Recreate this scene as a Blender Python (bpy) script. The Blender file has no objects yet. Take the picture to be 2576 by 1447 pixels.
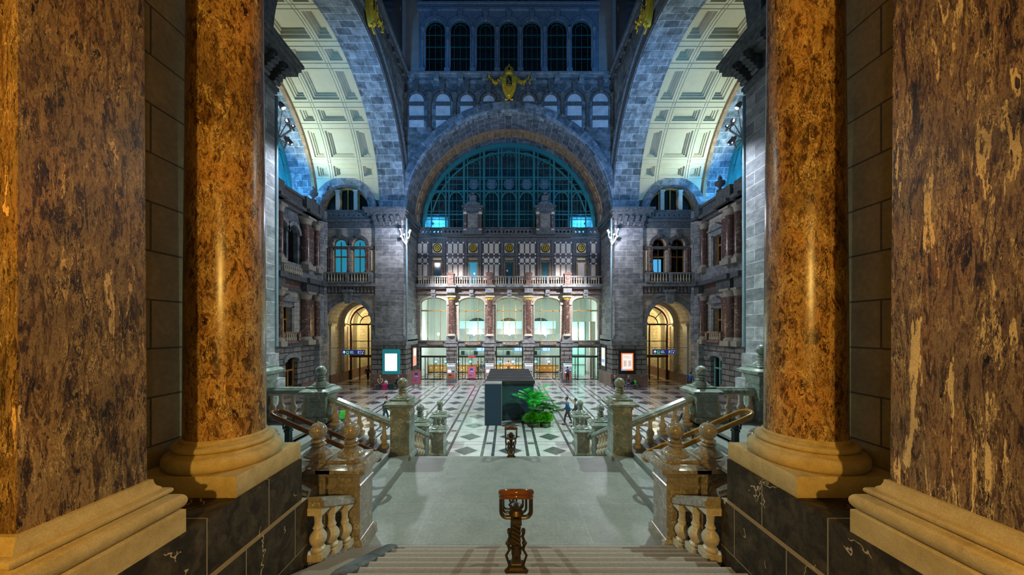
import bpy, bmesh, math, random
from mathutils import Vector, Matrix, Euler
from mathutils.geometry import tessellate_polygon
C = bpy.context.scene.collection
PI = math.pi; sin = math.sin; cos = math.cos
random.seed(7)
# ------------------------------------------------------------------ camera, world, lights
F = 859.0; VX, VY = 1278.0, 829.0; CXW = -0.106; EYE = 6.0
cam = bpy.data.cameras.new('camera'); camo = bpy.data.objects.new('camera', cam); C.objects.link(camo)
cam.sensor_width = 36; cam.lens = F/2576*36; cam.shift_x = 10/2576; cam.shift_y = 105.5/2576
cam.clip_start = .05; cam.clip_end = 300
camo.location = (CXW, 0, EYE); camo.rotation_euler = (PI/2, 0, 0)
sc = bpy.context.scene; sc.camera = camo
sc.view_settings.view_transform = 'Standard'; sc.view_settings.look = 'None'
sc.view_settings.gamma = 1; sc.view_settings.exposure = 0.0; sc.view_settings.use_curve_mapping = False
w = bpy.data.worlds.new('world'); sc.world = w; w.use_nodes = True
w.node_tree.nodes['Background'].inputs[0].default_value = (.06, .18, .36, 1)
w.node_tree.nodes['Background'].inputs[1].default_value = .23

def light(name, typ, loc, energy, color, size=.3, target=None, angle=60, blend=.5, sizey=None):
    d = bpy.data.lights.new(name, typ); o = bpy.data.objects.new(name, d); C.objects.link(o)
    o.location = loc; d.energy = energy; d.color = color
    if typ == 'AREA':
        d.size = size
        if sizey: d.shape = 'RECTANGLE'; d.size_y = sizey
    else: d.shadow_soft_size = size
    if typ == 'SPOT': d.spot_size = math.radians(angle); d.spot_blend = blend
    if target is not None:
        o.rotation_euler = (Vector(target)-Vector(loc)).to_track_quat('-Z', 'Y').to_euler()
    return o
WARM = (1, .60, .14); COLD = (.80, .86, 1); BLUE = (.10, .38, 1); CYAN = (.10, .62, 1); GREENW = (.86, 1, .80)
light('lobby_lamp_light', 'POINT', (0, -4.9, 7.8), 1900, WARM, .10)
for s in (-1, 1):
    # flood clusters on the four piers
    light('near_pier_flood_light', 'SPOT', (s*8.8, 17.4, 15.8), 2600, (.78, .86, 1), .15, (s*11.3, 13.5, 7.0), 80, .9)
    light('near_pier_floor_light', 'SPOT', (s*9.9, 16.6, 15.4), 5600, (.76, 1, .88), .12, (-s*.5, 17.5, 0), 105, .7)
    light('near_pier_up_light', 'SPOT', (s*10.0, 16.8, 16.6), 1900, (.28, .54, 1), .2, (-s*3, 36, 27), 100, .8)
    light('far_pier_flood_light', 'POINT', (s*10.3, 33.3, 15.4), 760, (.84, .84, 1), .12)
    light('arcade_flood_light', 'SPOT', (s*9.6, 33.6, 15.2), 9000, (1, .90, .92), .15, (s*4.5, 41, 8), 62, .8)
    light('far_pier_floor_light', 'SPOT', (s*10.0, 34.4, 15.4), 4500, (.92, .92, 1), .2, (s*2, 31, 0), 110, .7)
    light('far_pier_up_light', 'SPOT', (s*10.1, 34.2, 16.4), 600, (.12, .42, 1), .2, (-s*1, 30, 34), 130, .8)
    # vault uplights standing on the hidden cornices
    light('vault_light', 'SPOT', (s*20.2, 30.6, 20.4), 1900, GREENW, .04, (s*16.6, 30.5, 26.5), 150, .5)
    light('bay_blue_light', 'SPOT', (s*20.8, 32.0, 19.2), 1500, (.12, .48, 1), .1, (s*21.3, 34.9, 22), 140, .8)
    light('arch_band_light', 'SPOT', (s*10.9, 17.2, 18.9), 6500, (.07, .40, 1), .2, (s*12.2, 34, 25), 70, .7)
    # warm passages behind the side arches
    light('passage_light', 'POINT', (s*16.6, 45.0, 6.5), 700, (1, .62, .27), .3)
    light('passage_front_light', 'POINT', (s*18.0, 42.0, 6.8), 110, (1, .62, .34), .2)
    light('window_room_light', 'POINT', (s*9.2, 43.9, 19.3), 240, (.10, .50, 1), .15)
for k in range(-2, 3):
    light('ticket_hall_light', 'POINT', (k*4.54, 44.0, 5.35), 330, (1, .97, .92), .18)
light('ticket_hall_upper_light', 'AREA', (0, 46, 9.8), 130, (.95, 1, .96), 16, (0, 46, 0), sizey=5)
light('palm_spot_light', 'SPOT', (3.4, 18.6, .3), 500, (.35, 1, .30), .05, (1.7, 21.8, 1.3), 52, .6)

# ------------------------------------------------------------------ node helpers
class NT:
    def __init__(s, name):
        s.mat = bpy.data.materials.new(name); s.mat.use_nodes = True; s.t = s.mat.node_tree; s.n = s.t.nodes; s.l = s.t.links
        s.b = s.n['Principled BSDF']; s.out = s.n['Material Output']
    def new(s, t, **k):
        n = s.n.new(t)
        for a, v in k.items(): setattr(n, a, v)
        return n
    def put(s, sock, v):
        if isinstance(v, bpy.types.NodeSocket): s.l.new(v, sock)
        elif v is not None:
            if isinstance(v, (tuple, list)) and len(v) == 3 and sock.type == 'RGBA': v = (*v, 1)
            sock.default_value = v
    def m(s, op, a, b=None, c=None, clamp=False):
        n = s.new('ShaderNodeMath', operation=op); n.use_clamp = clamp
        s.put(n.inputs[0], a)
        if b is not None: s.put(n.inputs[1], b)
        if c is not None: s.put(n.inputs[2], c)
        return n.outputs[0]
    def mix(s, f, a, b, mode='MIX'):
        n = s.new('ShaderNodeMix', data_type='RGBA', blend_type=mode)
        s.put(n.inputs[0], f); s.put(n.inputs[6], a); s.put(n.inputs[7], b); return n.outputs[2]
    def pos(s): return s.new('ShaderNodeNewGeometry').outputs['Position']
    def xyz(s, v):
        n = s.new('ShaderNodeSeparateXYZ'); s.l.new(v, n.inputs[0]); return n.outputs
    def comb(s, x, y, z=0.0):
        n = s.new('ShaderNodeCombineXYZ'); s.put(n.inputs[0], x); s.put(n.inputs[1], y); s.put(n.inputs[2], z); return n.outputs[0]
    def scale(s, v, sc_):
        n = s.new('ShaderNodeVectorMath', operation='MULTIPLY'); s.l.new(v, n.inputs[0]); n.inputs[1].default_value = sc_; return n.outputs[0]
    def add(s, a, b):
        n = s.new('ShaderNodeVectorMath', operation='ADD'); s.l.new(a, n.inputs[0]); s.put(n.inputs[1], b); return n.outputs[0]
    def noise(s, v, scale, detail=4, rough=.55, dist=0):
        n = s.new('ShaderNodeTexNoise'); s.l.new(v, n.inputs['Vector']); n.inputs['Scale'].default_value = scale
        n.inputs['Detail'].default_value = detail; n.inputs['Roughness'].default_value = rough; n.inputs['Distortion'].default_value = dist
        return n.outputs
    def ramp(s, f, stops):
        n = s.new('ShaderNodeValToRGB'); s.put(n.inputs[0], f); e = n.color_ramp.elements
        while len(e) < len(stops): e.new(.5)
        for i, (p, c) in enumerate(stops):
            e[i].position = p; e[i].color = (*c, 1) if len(c) == 3 else c
        return n.outputs[0]
    def bump(s, h, strength=.3, dist=.02):
        n = s.new('ShaderNodeBump'); s.put(n.inputs['Height'], h); n.inputs['Strength'].default_value = strength; n.inputs['Distance'].default_value = dist
        s.l.new(n.outputs[0], s.b.inputs['Normal'])
    def fin(s, col, rough=.6, metal=0, spec=None):
        s.put(s.b.inputs['Base Color'], col); s.put(s.b.inputs['Roughness'], rough); s.b.inputs['Metallic'].default_value = metal
        if spec is not None: s.b.inputs['Specular IOR Level'].default_value = spec
        return s.mat

def g(v): return (v, v, v)
def plain(name, col, rough=.6, metal=0, var=.25, nscale=6):
    t = NT(name); f = t.noise(t.pos(), nscale, 5)[0]
    lo = tuple(c*(1-var) for c in col); hi = tuple(min(1, c*(1+var)) for c in col)
    return t.fin(t.ramp(f, [(.3, lo), (.7, hi)]), rough, metal)
def emit(name, col, strength, base=(.02, .02, .02)):
    t = NT(name); t.b.inputs['Emission Color'].default_value = (*col, 1); t.b.inputs['Emission Strength'].default_value = strength
    return t.fin(base, .4)
def glass(name, col=(.9, 1, .97), alpha=.12, rough=.02):
    t = NT(name); tr = t.new('ShaderNodeBsdfTransparent'); tr.inputs[0].default_value = (*col, 1)
    gl = t.new('ShaderNodeBsdfGlossy'); gl.inputs['Roughness'].default_value = rough
    mx = t.new('ShaderNodeMixShader'); mx.inputs[0].default_value = alpha
    t.l.new(tr.outputs[0], mx.inputs[1]); t.l.new(gl.outputs[0], mx.inputs[2]); t.l.new(mx.outputs[0], t.out.inputs[0]); return t.mat
def stone(name, c1, c2, mortar, bw=1.0, bh=.45, ms=.012, rough=.75, uv=False, dirt=.5, bump=.35, dscale=.6, off=(0, 0), streak=1.0):
    t = NT(name); p = t.pos()
    if uv: v = t.new('ShaderNodeUVMap').outputs[0]
    else:
        x, y, z = t.xyz(p); nrm = t.new('ShaderNodeNewGeometry').outputs['Normal']
        nx, ny, nz = t.xyz(nrm)
        ax = t.m('GREATER_THAN', t.m('ABSOLUTE', nx), .6); az = t.m('GREATER_THAN', t.m('ABSOLUTE', nz), .75)
        u_ = t.m('ADD', t.m('MULTIPLY', x, t.m('SUBTRACT', 1.0, ax)), t.m('MULTIPLY', y, ax))
        v_ = t.m('ADD', t.m('MULTIPLY', z, t.m('SUBTRACT', 1.0, az)), t.m('MULTIPLY', y, az))
        v = t.comb(t.m('ADD', u_, off[0]+50), t.m('ADD', v_, off[1]+20))
    b = t.new('ShaderNodeTexBrick'); t.l.new(v, b.inputs['Vector']); b.inputs['Scale'].default_value = 1
    b.inputs['Color1'].default_value = (*c1, 1); b.inputs['Color2'].default_value = (*c2, 1); b.inputs['Mortar'].default_value = (*mortar, 1)
    b.inputs['Mortar Size'].default_value = ms; b.inputs['Brick Width'].default_value = bw; b.inputs['Row Height'].default_value = bh
    b.inputs['Mortar Smooth'].default_value = .2
    n1 = t.noise(t.scale(p, (1, 1, streak)), dscale*3, 6, .65)[0]; n2 = t.noise(p, 14, 4)[0]
    k = t.ramp(n1, [(.36, g(1-dirt)), (.62, g(1.0+dirt*.35))])
    k2 = t.ramp(n2, [(.3, g(.86)), (.7, g(1.12))])
    col = t.mix(1.0, t.mix(1.0, b.outputs[0], k, 'MULTIPLY'), k2, 'MULTIPLY')
    if bump: t.bump(t.m('ADD', t.m('MULTIPLY', b.outputs[1], -1.0), t.m('MULTIPLY', n2, .3)), bump, .02)
    return t.fin(col, rough)
def breccia(name, dark, mid, lite, cream, sc_=1.0, stretch=.30, creamat=.70, vein=.45, rough=.28, seed=0.0):
    t = NT(name); p = t.add(t.pos(), (seed, seed*.7, seed*1.3))
    ps = t.scale(p, (sc_, sc_, sc_*stretch))
    wn = t.noise(ps, 2.2, 5, .6)[1]
    sh = t.new('ShaderNodeVectorMath', operation='MULTIPLY_ADD'); t.l.new(wn, sh.inputs[0]); sh.inputs[1].default_value = (.9, .9, .9); t.l.new(ps, sh.inputs[2])
    q = sh.outputs[0]
    n1 = t.noise(q, 3.2, 9, .68, .6)[0]
    base = t.ramp(n1, [(.34, dark), (.44, mid), (.50, lite), (.55, mid), (.62, dark), (.72, mid)])
    # fine worm-like veins
    wv = t.new('ShaderNodeTexVoronoi', feature='DISTANCE_TO_EDGE'); t.l.new(q, wv.inputs['Vector']); wv.inputs['Scale'].default_value = 9
    f1 = t.m('LESS_THAN', wv.outputs['Distance'], .035)
    msk = t.m('GREATER_THAN', t.noise(p, 3.5, 3)[0], .50)
    base = t.mix(t.m('MULTIPLY', t.m('MULTIPLY', f1, msk), vein), base, lite)
    n4 = t.noise(t.scale(q, (1, 1, .7)), 9, 6, .7, 1.2)[0]
    base = t.mix(t.ramp(n4, [(.585, g(0)), (.61, g(1))]), base, tuple(c*.35 for c in dark))
    n5 = t.noise(t.add(q, (9, 3, 1)), 11, 5, .7, 1.5)[0]
    base = t.mix(t.ramp(n5, [(.62, g(0)), (.66, g(.8))]), base, cream)
    n3 = t.noise(t.add(t.scale(q, (1.0, 1.0, .8)), (3.1, 7.7, 2.2)), 1.7, 5, .55, 1.4)[0]
    big = t.ramp(n3, [(creamat-.012, g(0)), (creamat, g(1))])
    base = t.mix(big, base, cream)
    lf = t.noise(t.scale(p, (1, 1, .45)), 1.3, 3, .5, .8)[0]
    base = t.mix(1.0, base, t.ramp(lf, [(.30, (.50, .50, .56)), (.5, (1, 1, 1)), (.68, (1.35, 1.2, 1.0))]), 'MULTIPLY')
    for off, thr, clr, st_, am in (((5, 2, 8), .010, cream, .5, .75), ((1, 9, 4), .016, tuple(c*.3 for c in dark), .3, .85), ((7, 7, 1), .006, cream, 1.4, .6)):
        nn = t.noise(t.scale(t.add(q, off), (1, 1, st_)), 2.6, 6, .62, 1.0)[0]
        ln = t.m('LESS_THAN', t.m('ABSOLUTE', t.m('SUBTRACT', nn, .5)), thr)
        mk = t.ramp(t.noise(t.add(p, off), 2.4, 2)[0], [(.48, g(0)), (.54, g(am))])
        base = t.mix(t.m('MULTIPLY', ln, mk), base, clr)
    fine = t.noise(p, 60, 3)[0]
    base = t.mix(1.0, base, t.ramp(fine, [(.3, g(.8)), (.7, g(1.15))]), 'MULTIPLY')
    return t.fin(base, rough)
def marble(name, base, dark, vein, sc_=2.0, rough=.22, thr=.04):
    t = NT(name); p = t.pos(); wn = t.noise(p, sc_, 5, .6)[1]
    sh = t.new('ShaderNodeVectorMath', operation='MULTIPLY_ADD'); t.l.new(wn, sh.inputs[0]); sh.inputs[1].default_value = (1, 1, 1); t.l.new(p, sh.inputs[2])
    q = sh.outputs[0]; n1 = t.noise(q, sc_*1.6, 8, .7)[0]
    c = t.ramp(n1, [(.32, dark), (.62, base), (.8, tuple(min(1, x*1.3) for x in base))])
    v = t.new('ShaderNodeTexVoronoi', feature='DISTANCE_TO_EDGE'); t.l.new(q, v.inputs['Vector']); v.inputs['Scale'].default_value = sc_
    ms = t.m('GREATER_THAN', t.noise(p, sc_*.8, 2)[0], .54)
    c = t.mix(t.m('MULTIPLY', t.m('LESS_THAN', v.outputs['Distance'], thr), ms), c, vein)
    return t.fin(c, rough)

# ------------------------------------------------------------------ materials
M = {}
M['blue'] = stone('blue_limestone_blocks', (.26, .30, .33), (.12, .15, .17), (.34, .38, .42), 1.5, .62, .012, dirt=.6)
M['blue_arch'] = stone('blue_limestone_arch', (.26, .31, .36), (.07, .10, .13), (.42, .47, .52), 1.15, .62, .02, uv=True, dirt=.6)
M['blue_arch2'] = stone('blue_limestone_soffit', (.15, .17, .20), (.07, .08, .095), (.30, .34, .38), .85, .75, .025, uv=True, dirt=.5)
M['pier'] = stone('grey_pier_blocks', (.40, .42, .43), (.20, .22, .235), (.52, .54, .56), 1.5, .58, .022, dirt=.42, streak=1.8)
M['rust'] = stone('rusticated_grey_stone', (.30, .29, .28), (.22, .22, .21), (.05, .05, .05), 1.3, .52, .05, dirt=.4, bump=.9)
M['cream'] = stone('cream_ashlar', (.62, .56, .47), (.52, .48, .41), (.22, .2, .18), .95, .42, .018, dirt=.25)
M['ledge'] = plain('weathered_grey_stone', (.25, .27, .28), .7, 0, .45, 2.5)
M['dledge'] = plain('dark_carved_stone', (.11, .12, .125), .7, 0, .5, 5)
M['plaster'] = plain('cream_vault_plaster', (.70, .68, .55), .8, 0, .06, 1.5)
M['coffer'] = plain('cream_coffer_plaster', (.54, .48, .32), .8, 0, .05, 2)
M['brown'] = plain('brown_stone_band', (.28, .17, .09), .7, 0, .35, 3)
M['granite'] = marble('brown_granite_plinth', (.26, .17, .14), (.12, .07, .06), (.5, .4, .35), 4, .35)
M['redm'] = marble('red_marble', (.19, .105, .085), (.08, .045, .04), (.50, .42, .36), 3.0, .25)
M['greenm'] = marble('green_grey_marble', (.31, .37, .33), (.13, .16, .14), (.55, .55, .46), 2.4, .24, .03)
M['tan'] = marble('tan_veined_marble', (.36, .33, .28), (.15, .135, .11), (.6, .55, .45), 4.0, .18, .03)
M['balu'] = marble('ivory_baluster_stone', (.66, .60, .46), (.42, .37, .27), (.5, .45, .35), 4.0, .4)
t = NT('ochre_base_stone'); p = t.pos(); n_a = t.noise(p, 5, 6, .7)[0]; n_b = t.noise(p, 90, 3)[0]
t.bump(t.m('ADD', n_b, t.m('MULTIPLY', t.noise(p, 25, 4)[0], 1.5)), .35, .01)
M['base'] = t.fin(t.mix(1.0, t.ramp(n_a, [(.25, (.44, .32, .13)), (.5, (.60, .45, .20)), (.75, (.70, .55, .28))]), t.ramp(n_b, [(.3, g(.82)), (.7, g(1.1))]), 'MULTIPLY'), .75)
M['lobby'] = stone('ochre_lobby_wall', (.40, .33, .17), (.35, .29, .15), (.10, .08, .04), 1.05, .66, .014, dirt=.2)
M['darkm'] = None
t = NT('black_brown_marble_blocks'); p = t.pos(); x, y, z = t.xyz(p)
b = t.new('ShaderNodeTexBrick'); t.l.new(t.comb(t.m('ADD', y, 50.65), t.m('ADD', z, 19.9)), b.inputs['Vector']); b.inputs['Scale'].default_value = 1
for k_, v_ in (('Color1', (.036, .027, .016, 1)), ('Color2', (.022, .017, .011, 1)), ('Mortar', (.34, .27, .16, 1)), ('Mortar Size', .008), ('Brick Width', 1.0), ('Row Height', .77)): b.inputs[k_].default_value = v_
wn = t.noise(p, 1.5, 4, .6)[1]
sh = t.new('ShaderNodeVectorMath', operation='MULTIPLY_ADD'); t.l.new(wn, sh.inputs[0]); sh.inputs[1].default_value = (1.1,)*3; t.l.new(t.scale(p, (1, 1, .6)), sh.inputs[2])
vo = t.new('ShaderNodeTexVoronoi', feature='DISTANCE_TO_EDGE'); t.l.new(sh.outputs[0], vo.inputs['Vector']); vo.inputs['Scale'].default_value = 1.3
vm = t.m('MULTIPLY', t.m('LESS_THAN', vo.outputs['Distance'], .010), t.m('GREATER_THAN', t.noise(p, 1.6, 2)[0], .52))
sm = t.ramp(t.noise(sh.outputs[0], 4, 8, .7)[0], [(.42, g(0)), (.72, g(.40))])
c_ = t.mix(sm, b.outputs[0], (.22, .17, .10)); c_ = t.mix(vm, c_, (.52, .42, .27)); M['darkm'] = t.fin(c_, .6, 0, .25)
M['brec'] = breccia('brown_breccia_column', (.030, .010, .004), (.27, .125, .032), (.52, .32, .11), (.90, .68, .30), 2.5, .42, .69, seed=0)
M['brecL'] = breccia('brown_breccia_pilaster', (.022, .011, .006), (.15, .080, .030), (.31, .21, .10), (.70, .50, .24), 3.0, .24, .67, rough=.38, seed=4)
M['brecR'] = breccia('cream_streaked_breccia_pilaster', (.022, .012, .008), (.15, .080, .042), (.30, .21, .12), (.78, .60, .30), 3.4, .17, .60, rough=.38, seed=8)
M['stair'] = stone('grey_granite_slabs', (.27, .285, .265), (.245, .26, .24), (.38, .37, .33), 3.7, 1.62, .006, rough=.42, dirt=.15, bump=.05, off=(.15, .5))
M['step'] = plain('warm_lit_granite_steps', (.31, .24, .18), .6, 0, .12, 22)  # brown of the warm lamp light is put into the granite colour
M['iron'] = plain('painted_teal_iron', (.03, .20, .20), .45, .2, .1)
M['blueiron'] = plain('painted_blue_iron', (.20, .34, .46), .5, .1, .15)
M['bframe'] = plain('pale_blue_window_stone', (.22, .30, .40), .7, 0, .2, 4)
M['gold'] = plain('gilded_metal', (1.0, .58, .05), .32, .35, .25, 14)
M['goldp'] = plain('worn_gilding', (.45, .36, .16), .5, .5, .3, 14)
M['bronze'] = plain('dark_bronze', (.085, .065, .045), .38, .75, .25, 12)
M['wood'] = plain('varnished_brown_handrail', (.16, .055, .016), .14, 0, .3, 5)
M['woodl'] = plain('varnished_golden_handrail', (.40, .20, .035), .14, 0, .3, 5)
M['counter'] = plain('golden_wood_counter', (.75, .36, .07), .4, 0, .15, 3)
M['doorw'] = plain('orange_brown_door_wood', (.42, .20, .05), .4, 0, .2, 6)
M['dframe'] = plain('dark_green_metal_frame', (.03, .055, .055), .4, .4, .1)
M['green_door'] = plain('turquoise_door_frame', (.20, .50, .48), .45, 0, .1)
M['pipe'] = plain('blue_grey_metal_pipe', (.22, .34, .40), .35, .3, .1)
M['white'] = plain('white_wall_paint', (.85, .88, .85), .8, 0, .03)
M['slab'] = plain('cream_marble_slab', (.62, .58, .48), .4, 0, .12, 3)
M['redd'] = plain('dark_purple_marble', (.085, .06, .065), .4, 0, .3, 4); M['capst'] = plain('aged_cream_capital_stone', (.40, .36, .30), .6, 0, .15, 3)
M['sq'] = plain('white_marble_square', (.78, .82, .84), .4, 0, .05)
M['niche'] = plain('pale_niche_panel', (.70, .70, .72), .7, 0, .18, 1.4)
M['beige'] = plain('beige_plaster_pilaster', (.42, .36, .34), .8, 0, .12, 1.2)
M['dark'] = plain('black_void', (.010, .008, .007), .6, 0, .1)
M['navy'] = plain('navy_fabric_panel', (.018, .055, .10), .8, 0, .12, 40)
M['black'] = plain('black_roof_fabric', (.014, .015, .018), .7, 0, .2, 3)
M['grey'] = plain('grey_metal', (.35, .36, .38), .4, .5, .1)
M['lgrey'] = plain('light_grey_metal', (.55, .56, .60), .4, .2, .1)
M['orange'] = plain('orange_frame_paint', (.75, .16, .05), .4)
M['pink'] = plain('pink_poster_paper', (.72, .22, .42), .6, 0, .04)
M['pblue'] = plain('poster_blue_ink', (.03, .10, .40), .6, 0, .04)
M['pwhite'] = plain('poster_white_ink', (.85, .80, .85), .6, 0, .04)
M['signb'] = emit('navy_sign_face', (.01, .02, .10), 1.0, (.01, .015, .07))
M['signw'] = emit('white_sign_lettering', (.8, .85, 1), .7, (.8, .8, .8))
M['signg'] = emit('green_sign_symbol', (.1, .9, .2), .6, (.1, .6, .15))
M['lamp'] = emit('white_flood_lens', (.9, .92, 1), 40)
M['bluelamp'] = emit('blue_lamp_lens', (.4, .75, 1), 30)
M['pendant'] = emit('white_pendant_globe', (1, .98, .95), 30)
M['scrw'] = emit('white_lightbox_screen', (.88, .95, 1), 1.6)
M['scro'] = emit('orange_poster_glow', (1, .22, .06), 1.1)
M['scrp'] = emit('pale_poster_paper_glow', (1, .86, .78), 1.05)
M['scrc'] = emit('cyan_lightbox_surround', (.02, .40, .46), .35, (.02, .1, .12))
M['scrr'] = emit('red_poster_glow', (1, .38, .28), 1.0)
M['scrb'] = emit('blue_screen', (.15, .45, 1), 1.0)
M['scrt'] = emit('teal_machine_screen', (.55, .90, 1), 1.5)
M['ledg'] = emit('green_status_light', (.1, 1, .4), 3)
M['ledr'] = emit('red_led_bar', (1, .03, .03), 1.2)
M['litblue'] = emit('blue_lit_room_behind_window', (.02, .22, .34), 1.0, (.02, .1, .14))
M['litblue2'] = emit('bright_blue_lit_room_behind_window', (.08, .42, .80), 1.0, (.02, .1, .14))
M['mint'] = emit('mint_backlit_glass', (.42, .85, .70), .55, (.3, .6, .5))
M['glass'] = glass('clear_window_glass', alpha=.06)
M['dglass'] = glass('dark_tinted_glass', (.50, .72, .74), .10)
M['blackglass'] = plain('black_night_window_pane', (.006, .005, .004), .15, 0, .1)
t = NT('machine_front_red_blend'); x, y, z = t.xyz(t.pos())
M['mach'] = t.fin(t.ramp(t.m('DIVIDE', z, 2.0), [(.20, (.75, .16, .05)), (.42, (.62, .22, .16)), (.60, (.62, .55, .62))]), .35)
# hall floor
t = NT('patterned_marble_floor'); p = t.pos(); x, y, z = t.xyz(p); PER = 2.2
def tri(v, off): return t.m('MULTIPLY', t.m('ABSOLUTE', t.m('SUBTRACT', t.m('FRACT', t.m('ADD', t.m('DIVIDE', v, PER), off+50.5)), .5)), PER)
fu = tri(x, 0.0); fv = tri(y, -.68)
dia = t.m('LESS_THAN', t.m('ADD', fu, fv), .60)
st = t.m('LESS_THAN', t.m('ABSOLUTE', t.m('SUBTRACT', fu, .84)), .075)
sqr = t.m('MULTIPLY', t.m('GREATER_THAN', fu, .93), t.m('GREATER_THAN', fv, .98))
hl = t.m('LESS_THAN', t.m('ABSOLUTE', t.m('SUBTRACT', fv, .86)), .05)
edge = t.m('LESS_THAN', t.m('ABSOLUTE', t.m('SUBTRACT', t.m('ADD', fu, fv), .70)), .02)
inn = t.m('MULTIPLY', t.m('LESS_THAN', t.m('ABSOLUTE', x), 11.2), t.m('LESS_THAN', y, 36.4))
dk = t.m('MAXIMUM', t.m('MAXIMUM', dia, st), sqr)
ns = t.noise(p, 1.8, 8, .7, .8)[0]
wh = t.ramp(ns, [(.3, (.55, .55, .56)), (.7, (.76, .77, .78))]); bk = t.ramp(ns, [(.3, (.05, .055, .06)), (.7, (.13, .14, .15))])
ci = t.mix(t.m('MULTIPLY', t.m('MAXIMUM', hl, edge), .55), wh, (.22, .23, .25)); ci = t.mix(dk, ci, bk)
fx = t.m('LESS_THAN', t.m('ADD', fu, t.m('MULTIPLY', fv, 1.0)), 1.0)
co = t.mix(fx, (.34, .31, .30), bk); co = t.mix(t.m('MAXIMUM', st, hl), co, (.50, .47, .45))
col = t.mix(inn, co, ci)
t.bump(t.noise(p, 2.0, 3)[0], .04, .02)
M['floor'] = t.fin(col, .16, 0, .6)

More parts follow.
